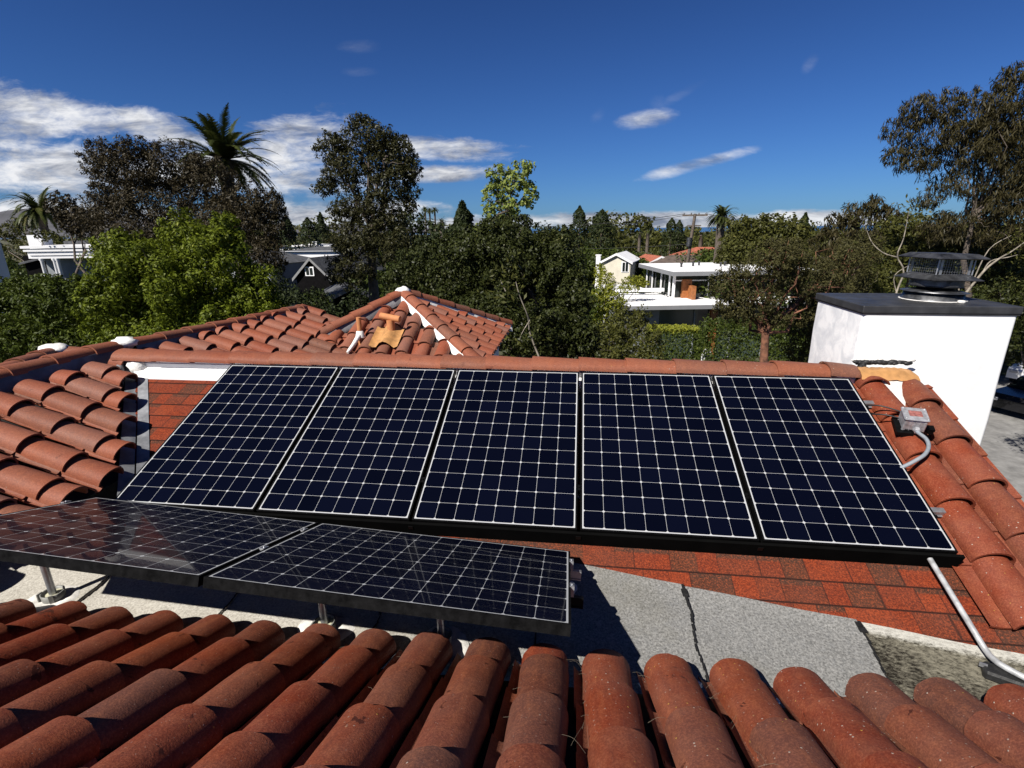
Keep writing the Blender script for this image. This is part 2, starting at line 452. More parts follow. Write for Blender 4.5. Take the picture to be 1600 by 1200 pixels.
def cell_material():
    """monocrystalline cells on a white backsheet, behind glass; UV in metres from the backsheet corner"""
    m, T, b, _ = new_mat('solar cells')
    uvn = T.N('ShaderNodeUVMap'); s = T.sep(uvn.outputs[0])
    U, Vv = s[0], s[1]
    mg = .0075; pw = (1.022 - 2 * mg) / 8; ph = (1.534 - 2 * mg) / 12
    cu = T.M('DIVIDE', T.M('SUBTRACT', U, mg), pw); cv = T.M('DIVIDE', T.M('SUBTRACT', Vv, mg), ph)
    fu = T.M('FRACT', cu); fv = T.M('FRACT', cv)
    du = T.M('MULTIPLY', T.M('MINIMUM', fu, T.M('SUBTRACT', 1, fu)), pw)
    dv = T.M('MULTIPLY', T.M('MINIMUM', fv, T.M('SUBTRACT', 1, fv)), ph)
    line = T.M('LESS_THAN', T.M('MINIMUM', du, dv), .0009)
    cor = T.M('LESS_THAN', T.M('ADD', du, dv), .0105)
    outm = T.M('MAXIMUM', T.M('MAXIMUM', T.M('LESS_THAN', cu, 0.0), T.M('GREATER_THAN', cu, 8.0)),
               T.M('MAXIMUM', T.M('LESS_THAN', cv, 0.0), T.M('GREATER_THAN', cv, 12.0)))
    white = T.M('MAXIMUM', T.M('MAXIMUM', line, cor), outm)
    w2 = T.N('ShaderNodeTexWhiteNoise', noise_dimensions='3D')
    T.l.new(T.comb(T.M('FLOOR', cu), T.M('FLOOR', cv), T.M('MULTIPLY', tint_of(T), 17.0)), w2.inputs['Vector'])
    cellc = T.mix(w2.outputs[0], (.0010, .0015, .0052), (.0018, .0026, .0090))
    T.put(b.inputs['Base Color'], T.mix(white, cellc, (.40, .41, .42)))
    co = objco(T)
    dust = T.noise(co, 7, 6, .65)
    T.put(b.inputs['Roughness'], T.mix(white, T.rng(dust, .3, .7, .22, .34), (.45, .45, .45)))
    b.inputs['Specular IOR Level'].default_value = .04
    b.inputs['Coat Weight'].default_value = .33
    T.put(b.inputs['Coat Roughness'], T.rng(dust, .35, .75, .012, .05))
    b.inputs['Coat IOR'].default_value = 1.36
    return m


def leaf_material(name, ca, cb, cc=None, rough=.5, trans=.18, spec=.35):
    m, T, b, out = new_mat(name)
    t = tint_of(T)
    cc = cc or ca
    base = T.ramp(t, [(0, ca), (.55, cb), (.85, cb), (1, cc)])
    big = T.noise(objco(T), .55, 3)
    base = T.mix(T.rng(big, .35, .65, 0, .35), base, T.mix(.6, base, ca))
    T.put(b.inputs['Base Color'], base)
    b.inputs['Roughness'].default_value = rough; b.inputs['Specular IOR Level'].default_value = spec * .45
    tr = T.N('ShaderNodeBsdfTranslucent'); T.put(tr.inputs[0], T.V('SCALE', base, scale=1.25))
    mx = T.N('ShaderNodeMixShader'); mx.inputs[0].default_value = trans
    T.l.new(b.outputs[0], mx.inputs[1]); T.l.new(tr.outputs[0], mx.inputs[2]); T.l.new(mx.outputs[0], out.inputs[0])
    return m


M_SHINGLE = shingle_material(); M_ROLLED = rolled_material(); M_CELL = cell_material()

# ------------------------------------------------------------------ clay tiles
def frame(O, ex, ey):
    ex = Vector(ex).normalized(); ey = Vector(ey).normalized(); en = ex.cross(ey)
    return Vector(O), ex, ey, en


def cover(mb, F, cx, s0, s1, w0=.215, w1=.185, h0=.092, h1=.078, z0=.030, z1=.004, th=.013, tint=.5, ns=14, yaw=0.0, rings=4, wob=.0015, chip=0.0):
    """one barrel tile: s0 = low, wide, overlapping end"""
    O, ex, ey, en = F
    V = []; nr = rings + 1
    cs = [0.0] * (ns + 1)
    if chip:
        p1, p2 = random.uniform(0, 6), random.uniform(0, 6)
        cs = [chip * (math.sin(i * 1.1 + p1) + .6 * math.sin(i * 2.7 + p2)) for i in range(ns + 1)]
        if random.random() < .45:
            i0 = random.randint(0, ns - 2)
            for q in range(i0, min(i0 + random.randint(1, 3), ns + 1)): cs[q] += random.uniform(.006, .016)
    for j in range(nr):
        k = j / rings
        s = s0 + (s1 - s0) * k; w = w0 + (w1 - w0) * k; h = h0 + (h1 - h0) * k; zb = z0 + (z1 - z0) * k
        x0 = cx + yaw * (s - s0)
        for i in range(ns + 1):
            a = math.pi * i / ns
            ca, sa = math.cos(a), math.sin(a)
            rr = 1 + random.uniform(-wob, wob) * 6 if 0 < j < nr - 1 else 1
            V.append(O + ex * (x0 - ca * w / 2 * rr) + ey * (s + (cs[i] if j == 0 else 0)) + en * (zb + (abs(sa) ** .85) * h * rr))
    n1 = ns + 1
    mb.add(V, [(j * n1 + i, j * n1 + i + 1, (j + 1) * n1 + i + 1, (j + 1) * n1 + i) for j in range(rings) for i in range(ns)], True, tint)
    # underside + lips
    W = []
    for (s, w, h, zb) in ((s0, w0, h0, z0), (s1, w1, h1, z1)):
        x0 = cx + yaw * (s - s0)
        for i in range(ns + 1):
            a = math.pi * i / ns
            W.append(O + ex * (x0 - math.cos(a) * (w / 2 - th)) + ey * (s + (cs[i] if s == s0 else 0)) + en * (zb + (abs(math.sin(a)) ** .85) * (h - th)))
    mb.add(W, [(i + 1, i, n1 + i, n1 + i + 1) for i in range(ns)], True, tint)
    lip = V[:n1] + W[:n1]
    mb.add(lip, [(i + 1, i, n1 + i, n1 + i + 1) for i in range(ns)], False, tint)
    lip = V[-n1:] + W[n1:]
    mb.add(lip, [(i, i + 1, n1 + i + 1, n1 + i) for i in range(ns)], False, tint)


def pan(mb, F, cx, s0, s1, w=.16, z0=.018, z1=-.004, e=.026, th=.012, tint=.5):
    O, ex, ey, en = F
    ns = 6; V = []
    for (s, zb) in ((s0, z0), (s1, z1)):
        for i in range(ns + 1):
            x = (i / ns - .5) * 2
            V.append(O + ex * (cx + x * w / 2) + ey * s + en * (zb + e * x * x))
    V += [v - en * th for v in V[:ns + 1]]
    n1 = ns + 1
    mb.add(V, [(i, i + 1, n1 + i + 1, n1 + i) for i in range(ns)], True, tint)
    mb.add(V, [(i + 1, i, 2 * n1 + i, 2 * n1 + i + 1) for i in range(ns)], False, tint)


PANS = {}
def tile_field(mb, F, rows, sp=.283, side=0, pw=.16, e=.33, ov=.075, stag=.10, pans=True, tint=None, jit=1.0, w0=.215, h0=.092, lipz=.030, ns=14, chip=0.0):
    """rows: list of (offset, s_low, s_high)"""
    for (cx, sa, sb) in rows:
        s = sa + random.uniform(0, stag) * -1; first = True
        yaw = random.uniform(-.006, .006) * jit
        while s < sb - .03:
            lo = max(s, sa); hi = min(s + e + ov, sb)
            if hi - lo > .05:
                t = random.random() if tint is None else tint()
                dx = random.uniform(-.005, .005) * jit; dz = random.uniform(-.002, .003) * jit
                cover(mb, F, cx + dx, lo, hi, w0=w0, w1=w0 * .87, h0=h0, h1=h0 * .86, z0=lipz + dz + (.004 if first else 0), tint=t, yaw=yaw + random.uniform(-.01, .01) * jit, ns=ns, chip=chip)
            first = False
            s += e
    if pans:
        for i in range(len(rows) + 1):
            a = rows[max(i - 1, 0)]; b = rows[min(i, len(rows) - 1)]
            cx = rows[i][0] - sp / 2 if i < len(rows) else rows[-1][0] + sp / 2
            if side and i < len(rows): cx = rows[i][0] + side * .112
            sa = max(a[1], b[1]) if 0 < i < len(rows) else (a if i else b)[1]
            sb = min(a[2], b[2]) if 0 < i < len(rows) else (a if i else b)[2]
            s = sa - random.uniform(0, .15)
            while s < sb - .03:
                lo = max(s, sa - .015); hi = min(s + e + .06, sb)
                if hi - lo > .05: pan(PANS.get('mb', mb), F, cx + random.uniform(-.004, .004), lo, hi, w=pw, tint=random.random() if tint is None else tint())
                s += e


def ridge_caps(mb, A, B, w=.205, h=.085, e=.36, tint=None, ov=.05, lift=0.0, roll=0.0, ns=14, lipz=.016):
    """caps laid from A (first, lowest) to B"""
    A = Vector(A); B = Vector(B); d = (B - A); L = d.length; d.normalize()
    ex = d.cross(Vector((0, 0, 1))).normalized()
    F = (A + Vector((0, 0, lift)), ex, d, ex.cross(d))
    s = 0
    while s < L - .02:
        cover(mb, F, random.uniform(-.004, .004), s, min(s + e + ov, L + .02), w0=w, w1=w * .9, h0=h, h1=h * .9, z0=lipz, z1=.002, tint=(random.random() if tint is None else tint()), yaw=random.uniform(-.008, .008), ns=ns)
        s += e


# ------------------------------------------------------------------ the house we stand on
TILT = .3977; TS, TC = math.sin(TILT), math.cos(TILT); TT = math.tan(TILT)
OA = Vector((-3.12376, 2.76718, 6.2366))               # lower west corner of the big array's first backsheet
AU = Vector((1, 0, 0)); AV = Vector((0, TC, TS)); AN = Vector((0, -TS, TC))
SO = OA - AN * .13                                     # a point of the shingle plane
def sz(y): return SO.z + (y - SO.y) * TT               # height of the shingle plane
def g0(x): return 6.040 - .0425 * max(x, -.1)
def gz(x, y=2.05): return g0(x) - .12 * (2.6 - y)      # height of the flat roof
def gyc(x): return (g0(x) - .312 - SO.z + SO.y * TT) / (TT - .12)   # where it meets the shingle slope
house = thing('stucco_house', 'stucco house with clay tile, shingle and flat grey roofs in the foreground', 'house', (0, 4, 0))
RY, RZ = 4.37, sz(4.37) + .03                          # main ridge

# -- foreground clay tile roof, falling away from the viewer
S27 = R(26.5)
EY, EZ = 1.915, 5.990
FF = frame((0, EY, EZ), (-1, 0, 0), (0, -math.cos(S27), math.sin(S27)))
mb = MB()
rows = []
for k in range(-13, 17):
    x = .186 + .2835 * k
    st = random.uniform(-.012, .03)
    rows.append((-x, st, 2.35))
random.seed(21)
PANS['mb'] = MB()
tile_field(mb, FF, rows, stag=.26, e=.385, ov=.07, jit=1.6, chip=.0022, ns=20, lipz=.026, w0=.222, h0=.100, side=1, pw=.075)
fore = obj('foreground_tile_roof', mb, M_TILE_NEAR, house)
M_PAN = tile_material('soiled shade-dark pan tile', [(.12, .035, .020), (.09, .030, .018), (.15, .040, .020), (.10, .036, .022)], .8, .8, .9)  # debris colour, darkened further for the shade in the channels
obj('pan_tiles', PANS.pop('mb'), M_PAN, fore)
mb = MB(); d = FF
P = [FF[0] + FF[1] * a + FF[2] * s - FF[3] * .035 for a in (-4.9, 3.8) for s in (.05, 2.4)]
mb.add(P, [(0, 2, 3, 1)])
obj('roof_underlay', mb, M_DARK, house)
# broken mortar bits along the eave
mb = MB()
for i in range(70):
    x = random.uniform(-3.4, 2.6); c = Vector((x, EY + random.uniform(.0, .05), gz(x, EY) + random.uniform(.008, .022)))
    M = Matrix.Rotation(random.uniform(0, 6), 3, 'Z') @ Matrix.Rotation(random.uniform(-.6, .6), 3, 'X')
    s = random.uniform(.012, .045)
    mb.box(c, (s * 1.5, s, s * .5), M)
tag(obj('mortar_crumbs', mb, M_MORTAR, house), kind='stuff')

# -- flat grey roof of overlapping cap sheets
mb = MB()
seams = [-4.55, -3.67, -2.80, -1.93, -1.05, -.20, .625, 1.50, 2.40, 3.1]
tints = [.2, .3, .1, .35, .2, .3, .25, .9, .95]
for i in range(len(seams) - 1):
    x0, x1 = seams[i] - .0, seams[i + 1] + .03
    V = []; ny = 30; nx = 10
    for j in range(ny + 1):
        for k in range(nx + 1):
            x = x0 + (x1 - x0) * k / nx
            yc = gyc(x) + .012
            y = 1.2 + (yc - 1.2) * (j / ny) ** .8
            z = gz(x, y) + .010 * k / nx 
            up = max(0, y - (yc - .14)); z += up * up * .9
            z += .004 * math.sin(x * 9 + y * 5) * math.sin(y * 11 + i)
            V.append((x + (.008 * math.sin(y * 17 + i) if k in (0, nx) else 0), y, z))
    n1 = nx + 1
    mb.add(V, [(j * n1 + k, j * n1 + k + 1, (j + 1) * n1 + k + 1, (j + 1) * n1 + k) for j in range(ny) for k in range(nx)], True, tints[i])
    # turned-down east edge of the sheet
    E_ = [V[j * n1 + nx] for j in range(ny + 1)]
    mb.add(E_ + [(x + .001, y, z - .012) for x, y, z in E_], [(j, ny + 1 + j, ny + 2 + j, j + 1) for j in range(ny)], False, tints[i])
flat = obj('flat_roof', mb, M_ROLLED, house)
for sx in seams[1:-1]:
    mb = MB(); y = 1.3
    w = .003 if sx < 0 else .005
    yc = gyc(sx)
    while y < yc - .01:
        L = random.uniform(.015, .04)
        x = sx + .028 + .008 * math.sin(y * 17 + seams.index(sx) - 1) + random.uniform(-.002, .004)
        up = max(0, y - (yc - .14)); zz = gz(sx, y) + .011 + up * up * .9
        ww = w * random.uniform(.5, 1.5) + (.012 if (sx > 0 and y > yc - .06 and random.random() < .6) else 0)
        mb.box((x, y, zz), (ww * 2, L * 1.3, .006)); y += L
    obj('seam', mb, M_TAR, flat)  # dark strip put in for the shadow of the lap crack

# -- shingle slope under the array: real courses
XV0, XV1 = -4.25, 2.46
mb = MB()
s = -0.60
while s < 1.52:
    a = SO + AV * s; b = SO + AV * min(s + .16, 1.55)
    # west end follows the valley
    def xw(p): return -3.301 - (p.y - 3.253) * .80 - .12
    V = [Vector((xw(a), a.y, a.z)) + AN * .0065, Vector((XV1, a.y, a.z)) + AN * .0065, Vector((XV1, b.y, b.z)) + AN * .0008, Vector((xw(b), b.y, b.z)) + AN * .0008,
         Vector((xw(a), a.y, a.z)), Vector((XV1, a.y, a.z))]
    mb.add(V, [(0, 1, 2, 3), (4, 5, 1, 0)])
    s += .143
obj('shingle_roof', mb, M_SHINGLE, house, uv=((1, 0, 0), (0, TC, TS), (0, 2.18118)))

# -- east rake: two columns of barrel tile
random.seed(5)
SF = frame((0, SO.y, SO.z), (1, 0, 0), AV)
mb = MB()
for cx, s0 in ((2.378, -.40), (2.652, -.62)):
    s = s0; k = 0
    while s < 1.60:
        cover(mb, SF, cx, s, min(s + .455, 1.66), w0=.222, w1=.198, h0=.100, h1=.088, z0=.050, z1=.012, tint=random.random(), yaw=random.uniform(-.006, .006), ns=20)
        s += .385
for cx, s0 in ((2.238, -.385), (2.515, -.50), (2.76, -.6)):
    s = s0
    while s < 1.60:
        pan(mb, SF, cx, s, min(s + .42, 1.62), w=.135, z0=.034, z1=.014, e=.012, th=.016, tint=random.random()); s += .36
obj('rake_tiles', mb, M_TILE_RAKE, house)

# -- main ridge
random.seed(9)
mb = MB()
ridge_caps(mb, (-4.42, RY, RZ + .022), (2.27, RY, RZ + .022), w=.262, h=.082, e=.405, ns=16)
obj('ridge_tiles', mb, M_RIDGE, house)
mb = MB()
mb.prism([(-4.2, RY - .06), (2.38, RY - .06), (2.38, RY + .06), (-4.2, RY + .06)], RZ - .10, RZ - .004)
# white flashing board leaning below the ridge
y0, y1 = 4.155, 4.315
mb.add([(-4.10, y0, sz(y0) + .016), (-3.55, y0, sz(y0) + .012), (-2.9, y0, sz(y0) + .014), (2.36, y0, sz(y0) + .012), (2.36, y1, sz(y1) + .012), (-4.3, y1, sz(y1) + .012)],
       [(0, 1, 2, 3, 4, 5)])
mb.add([(-4.3, y1, sz(y1) + .012), (2.36, y1, sz(y1) + .012), (2.36, y1 + .004, RZ + .036), (-4.3, y1 + .004, RZ + .036)], [(0, 1, 2, 3)])
mb.add([(-4.10, y0, sz(y0) + .016), (2.36, y0, sz(y0) + .012), (2.36, y0, sz(y0)), (-4.10, y0, sz(y0))], [(0, 3, 2, 1)])
obj('ridge_flashing', mb, M_WHITEFLASH, house)
# clump of mortar and a tile end closing the west end of the ridge
mb = MB()
def lump(mb, c, r, sq=(1, 1, 1), seed=0, n=10, m=7, amp=.22):
    rr = random.Random(seed); V = []
    for j in range(m + 1):
        for i in range(n):
            a = 2 * math.pi * i / n; b = math.pi * j / m
            k = r * (1 + rr.uniform(-amp, amp) * (0 < j < m))
            V.append((c[0] + k * sq[0] * math.sin(b) * math.cos(a), c[1] + k * sq[1] * math.sin(b) * math.sin(a), c[2] + k * sq[2] * math.cos(b)))
    mb.add(V, [(j * n + i, (j + 1) * n + i, (j + 1) * n + (i + 1) % n, j * n + (i + 1) % n) for j in range(m) for i in range(n)], True)
lump(mb, (-4.21, 4.30, 6.765), .085, (1.0, .8, .75), 3)
lump(mb, (-4.33, 4.36, 6.80), .07, (1.3, .8, .8), 4)
obj('mortar_clump', mb, M_MORTAR, house)
mb = MB(); lump(mb, (-4.60, 4.60, 6.925), .105, (1.3, 1.0, .62), 5)
obj('mortar_cap', mb, M_MORTAR, house)
mbm = MB()

# -- west wing: slope facing east, its ridge runs north
random.seed(33)
LS = .42; LA = math.atan(LS); LC_, LS_ = math.cos(LA), math.sin(LA)
LX, LZ = -3.301, 6.30
def lz(x): return LZ + LS * (LX - x)
LF = frame((LX, 0, LZ), (0, 1, 0), (-LC_, 0, LS_))
XR = -4.63
rows = []
y = 3.178 - .289 * 6
while y < 4.40:
    xb = (LX - .80 * (y - 3.253) - .17) if y > 3.15 else (LX + .04 if y > 2.20 else LX - .42)
    rows.append((y, (LX - xb) / LC_, (LX + 4.47) / LC_)); y += .289
mb = MB()
tile_field(mb, LF, rows, sp=.289, e=.345, stag=.25, w0=.208, h0=.096, lipz=.040, side=-1, pw=.062)
rows = []; y = 4.66
while y < 7.9:
    xb = min(-4.46 + (y - 4.45) * .95, -2.9)
    rows.append((y, (LX - xb) / LC_, (LX + 4.47) / LC_)); y += .289
tile_field(mb, LF, rows, sp=.289, e=.345, stag=.25, w0=.200, h0=.094, lipz=.038, ns=10, side=-1, pw=.06)
obj('wing_tile_roof', mb, M_TILE, house)
mb = MB()
mb.add([(LX - .46, 1.0, lz(LX - .46) - .05), (LX - .46, 2.10, lz(LX - .46) - .05), (LX - .02, 2.15, lz(LX - .02) - .05), (LX - .02, 3.1, lz(LX - .02) - .05), (-4.5, 4.75, lz(-4.5) - .05), (XR, 4.8, lz(XR) - .05), (XR, 1.0, lz(XR) - .05)], [(0, 1, 2, 3, 4, 5, 6)])
mb.add([(-4.45, 4.5, lz(-4.45) - .02), (-2.9, 6.1, lz(-2.9) - .02), (-2.9, 8.0, lz(-2.9) - .02), (XR, 8.0, lz(XR) - .02), (XR, 4.5, lz(XR) - .02)], [(0, 1, 2, 3, 4)])
mb.add([(XR, 1.0, lz(XR) - .02), (XR, 8.0, lz(XR) - .02), (-6.2, 8.0, lz(XR) - .7), (-6.2, 1.0, lz(XR) - .7)], [(0, 1, 2, 3)])
obj('wing_underlay', mb, M_DARK, house)
mb = MB()
RWZ = 6.885
ridge_caps(mb, (XR, .8, RWZ), (XR, 4.60, RWZ - .005), w=.205, h=.082, e=.38)
ridge_caps(mb, (XR + .02, 4.66, RWZ - .02), (-4.40, 7.82, RWZ - .10), w=.195, h=.078, e=.38)
obj('wing_ridge_tiles', mb, M_RIDGE, house)
mb = MB()
# farther wing: ridge running west and its hip
HB = Vector(at(84, 553, 5.0)); HC = Vector(at(-60, 606, 3.6)); HD = Vector(at(190, 556, 5.2))
ridge_caps(mb, HB, HD, w=.20, h=.085, e=.40)
ridge_caps(mb, HC, HB, w=.215, h=.085, e=.40)
obj('far_ridge_tiles', mb, M_RIDGE, house)
mb = mbm
lump(mb, HB + Vector((.02, 0, .045)), .12, (1.4, 1.0, .62), 6)
obj('mortar_cap', mb, M_MORTAR, house)
mb = MB()
def strip(mb, A, B, t, z0, z1, sag=0.0):
    """wall-like mortar strip from A to B (plan), thickness t"""
    A = Vector(A); B = Vector(B); d = (B - A); d.z = 0; d.normalize(); n = Vector((-d.y, d.x, 0)) * t / 2
    N_ = 16; V = []
    for i in range(N_ + 1):
        p = A.lerp(B, i / N_); j = random.uniform(-.006, .006)
        V += [p - n * 1.0 + Vector((0, 0, z0)) + n * j * 40 * .1, p - n * .8 + Vector((0, 0, z1)), p + n * .8 + Vector((0, 0, z1)), p + n + Vector((0, 0, z0))]
    F = []
    for i in range(N_):
        for k in range(3): F.append((i * 4 + k, i * 4 + k + 1, i * 4 + 5 + k, i * 4 + 4 + k))
    mb.add(V, [tuple(reversed(f)) for f in F], True)
strip(mb, (XR, .8, RWZ), (XR, 4.6, RWZ), .24, -.14, .02)
strip(mb, (XR + .02, 4.66, RWZ - .02), (-4.40, 7.82, RWZ - .10), .24, -.14, .02)
strip(mb, HC, HB, .2, -.12, .02)
strip(mb, HB, HD, .2, -.12, .02)
strip(mb, (-4.53, 4.50, 6.82), (-4.17, 4.02, 6.72), .06, -.08, .03)
obj('mortar_bed', mb, M_MORTAR_SHADE, house)

# -- valley metal between the wing and the shingles
mb = MB()
def vp(y, dx): return Vector((LX - .80 * (y - 3.253) + dx, y, 0))
for (d0, d1, lift) in ((-.20, -.085, .004), (-.07, .035, .012)):
    V = []
    for i in range(13):
        y = 2.45 + (4.30 - 2.45) * i / 12
        for dx in (d0, d1):
            p = vp(y, dx); p.z = max(sz(p.y), lz(p.x)) + lift; V.append(p)
    mb.add(V, [(i * 2, i * 2 + 1, i * 2 + 3, i * 2 + 2) for i in range(12)])
obj('valley_flashing', mb, M_VALLEY, house)

# -- hip-roofed tower
random.seed(14)
TA = Vector((-2.76, 8.0, 7.013)); TW = 1.509; TQ = .496; TZ = TA.z - TW * TQ
ta = math.atan(TQ); tcs, tsn = math.cos(ta), math.sin(ta)
mb = MB(); und = MB()
for ex, ey in (((1, 0, 0), (0, 1)), ((0, 1, 0), (-1, 0)), ((-1, 0, 0), (0, -1)), ((0, -1, 0), (1, 0))):
    O = TA - Vector((ey[0] * TW, ey[1] * TW, 0)); O.z = TZ - .07
    F = frame(O, ex, (ey[0] * tcs, ey[1] * tcs, tsn))
    rows = []
    off = .283 * .5 - .06
    k = -5
    while k < 6:
        x = off + .283 * k
        if abs(x) < TW - .08: rows.append((x, -.02, (TW - abs(x)) / tcs - .07))
        k += 1
    tile_field(mb, F, rows, e=.335, stag=.25, w0=.205, h0=.088, lipz=.034, ns=12)
    a = O - F[1] * TW; b = O + F[1] * TW; c = Vector((TA.x, TA.y, TA.z - .09))
    und.add([a, b, c], [(0, 1, 2)])
tower_roof = obj('hip_tile_roof', mb, M_TILE, house)
mb = MB(); mo = MB(); mg = MB()
for sx, sy in ((1, -1), (1, 1), (-1, 1), (-1, -1)):
    c0 = Vector((TA.x + sx * TW, TA.y + sy * TW, TZ)); c1 = TA - Vector((sx * .05, sy * .05, 0)) * -1
    ridge_caps(mb, c0, c1, w=.20, h=.085, e=.335, lift=-.005)
    strip(mo if sx > 0 else mg, c0 + Vector((0, 0, -.0)), c1, .215, -.12, .005)  # east hips take lit white mortar, west hips the shade-coloured one
obj('hip_ridge_tiles', mb, M_RIDGE, tower_roof)
lump(mo, TA + Vector((0, 0, .05)), .105, (1.1, 1.1, .75), 8)
obj('hip_mortar', mo, M_MORTAR, tower_roof)
obj('hip_mortar_shade', mg, M_MORTAR_SHADE, tower_roof)
obj('tower_underlay', und, M_DARK, tower_roof)
# eave board, gutter
mb = MB()
for sx, sy, lx, ly in ((0, -1, TW, .03), (0, 1, TW, .03), (1, 0, .03, TW), (-1, 0, .03, TW)):
    mb.box((TA.x + sx * (TW - .06), TA.y + sy * (TW - .06), TZ - .13), (2 * lx, 2 * ly, .10))
obj('eave_board', mb, M_VALLEY, tower_roof)
# roof vents on the tower's south slope
vz = lambda y: TZ + (y - (TA.y - TW)) * TQ
mb = MB()
p = at(565, 546, 6.95); q = p.copy()
vy = 6.95; X = p[0]
mb.tube([(X, vy, vz(vy) - .1), (X, vy, vz(vy) + .32)], .036, 14)
mb.lathe([(.030, .32), (.030, .20)], (X, vy, vz(vy)), 14)
vent = obj('plumbing_vent', mb, M_TERRA, house)
mb = MB(); mb.lathe([(.07, -.02), (.048, .07), (.038, .075)], (X, vy, vz(vy) + .05), 14)
mb.tube([(X, vy - .04, vz(vy) + .06), (X - .03, vy - .20, vz(vy) - .045), (X - .06, vy - .34, vz(vy) - .12)], [.036, .030, .02], 8)
obj('vent_mortar', mb, M_MORTAR, vent)
mb = MB()
vy = 7.05; p = at(612, 525, vy); X = p[0]
mb.tube([(X, vy, vz(vy)), (X, vy, vz(vy) + .22)], .058, 16)
Mx = Vector((X, vy, vz(vy) + .255))
mb.tube([Mx + Vector((-.15, .02, .022)), Mx + Vector((.15, -.02, -.022))], .048, 16)
tv = obj('flue_tee', mb, M_TERRA, house)
mb = MB()
V = []
for j in range(5):
    for i in range(9):
        x = X - .03 + (i / 8 - .5) * .42; y = vy - .30 + .40 * j / 4
        V.append((x, y, vz(y) + .055 + .030 * math.cos((x - X) * 2 * math.pi / .283 + .5) + (.03 if abs(x - X) < .1 else 0)))
mb.add(V, [(j * 9 + i, j * 9 + i + 1, (j + 1) * 9 + i + 1, (j + 1) * 9 + i) for j in range(4) for i in range(8)], True)
obj('tan_flashing', mb, M_TANFLASH, tv)

# -- north slope and walls
random.seed(3)
NF = frame((0, 6.6, RZ - .03 - (6.6 - RY) * LS), (-1, 0, 0), (0, -LC_, LS_))
mb = MB(); tile_field(mb, NF, [(-(-1.0 + .283 * k), 0, 2.27) for k in range(12)], ns=7, pans=True)
obj('north_tile_roof', mb, M_TILE, house)
mb = MB()
mb.add([(-4.3, RY, RZ - .06), (2.36, RY, RZ - .06), (2.36, 6.7, RZ - 1.05), (-4.3, 6.7, RZ - 1.05)], [(0, 1, 2, 3)])
obj('north_underlay', mb, M_DARK, house)
mb = MB()
mb.box((-.85, 1.7, 2.9), (6.9, 9.6, 5.8))
mb.box((TA.x, TA.y, 3.0), (2.66, 2.66, 6.0 + .25))
mb.box((-5.4, 4.4, 3.0), (2.4, 6.6, 6.1))
mb.box((-4.02, 1.9, 6.08), (.40, 2.5, .42))
mb.add([(2.72, 2.0, 0), (2.72, 2.0, 5.78), (2.72, 4.42, 6.72), (2.72, 4.56, 6.72), (2.72, 4.56, 0)], [(0, 4, 3, 2, 1)])
mb.add([(2.2, 4.54, 0), (2.72, 4.54, 0), (2.72, 4.54, 6.74), (2.2, 4.54, 6.74)], [(0, 3, 2, 1)])
obj('wall', mb, M_STUCCO, house)

# -- chimney
cx0, cx1, cy0, cy1, cz1 = 2.375, 3.535, 4.55, 5.42, 7.295
mb = MB()
rings = []
N_ = 5
def rrect(x0, x1, y0, y1, r):
    P = []
    for (cx, cy, a0) in ((x1 - r, y0 + r, -90), (x1 - r, y1 - r, 0), (x0 + r, y1 - r, 90), (x0 + r, y0 + r, 180)):
        for k in range(N_ + 1):
            a = R(a0 + 90 * k / N_); P.append((cx + r * math.cos(a), cy + r * math.sin(a)))
    return P
V = []; zs = [0, 3, 5.2, 5.6, 6.0, 6.4, 6.8, 7.0, 7.2, cz1]
for z in zs:
    w = .004 * math.sin(z * 7)
    V += [(x + w, y + .003 * math.sin(z * 9 + x * 3), z) for x, y in rrect(cx0, cx1, cy0, cy1, .03)]
n = 4 * (N_ + 1)
mb.add(V, [(j * n + i, j * n + (i + 1) % n, (j + 1) * n + (i + 1) % n, (j + 1) * n + i) for j in range(len(zs) - 1) for i in range(n)], True)
chim = obj('chimney', mb, None, house)
m, T, b, _ = new_mat('chimney stucco')
co = objco(T); sx = T.sep(co)
n1 = T.noise(co, 5.5, 6, .65, .5); n2 = T.noise(co, 40, 4)
nn = T.noise(T.V('MULTIPLY', co, (1, 1, .5)), 2.2, 3)
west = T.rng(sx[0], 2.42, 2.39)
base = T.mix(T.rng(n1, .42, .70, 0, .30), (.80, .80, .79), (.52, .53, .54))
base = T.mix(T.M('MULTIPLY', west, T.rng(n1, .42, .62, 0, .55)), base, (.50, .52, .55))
v = T.voro(co, 9.0); base = T.mix(T.rng(v, .035, .02, 0, .3), base, (.4, .4, .4))
T.put(b.inputs['Base Color'], base); b.inputs['Roughness'].default_value = .9; b.inputs['Specular IOR Level'].default_value = .15
bump(T, b, T.M('ADD', T.M('MULTIPLY', n1, 1.0), n2), .0018, .5)
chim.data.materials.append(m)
mb = MB()
mb.bbox(((cx0 + cx1) / 2, (cy0 + cy1) / 2, cz1 + .036), (cx1 - cx0 + .030, cy1 - cy0 + .026, .060), .005)
mb.box(((cx0 + cx1) / 2, (cy0 + cy1) / 2, cz1 + .002), (cx1 - cx0 + .012, cy1 - cy0 + .012, .02))
obj('chimney_coping', mb, M_COPING, chim)
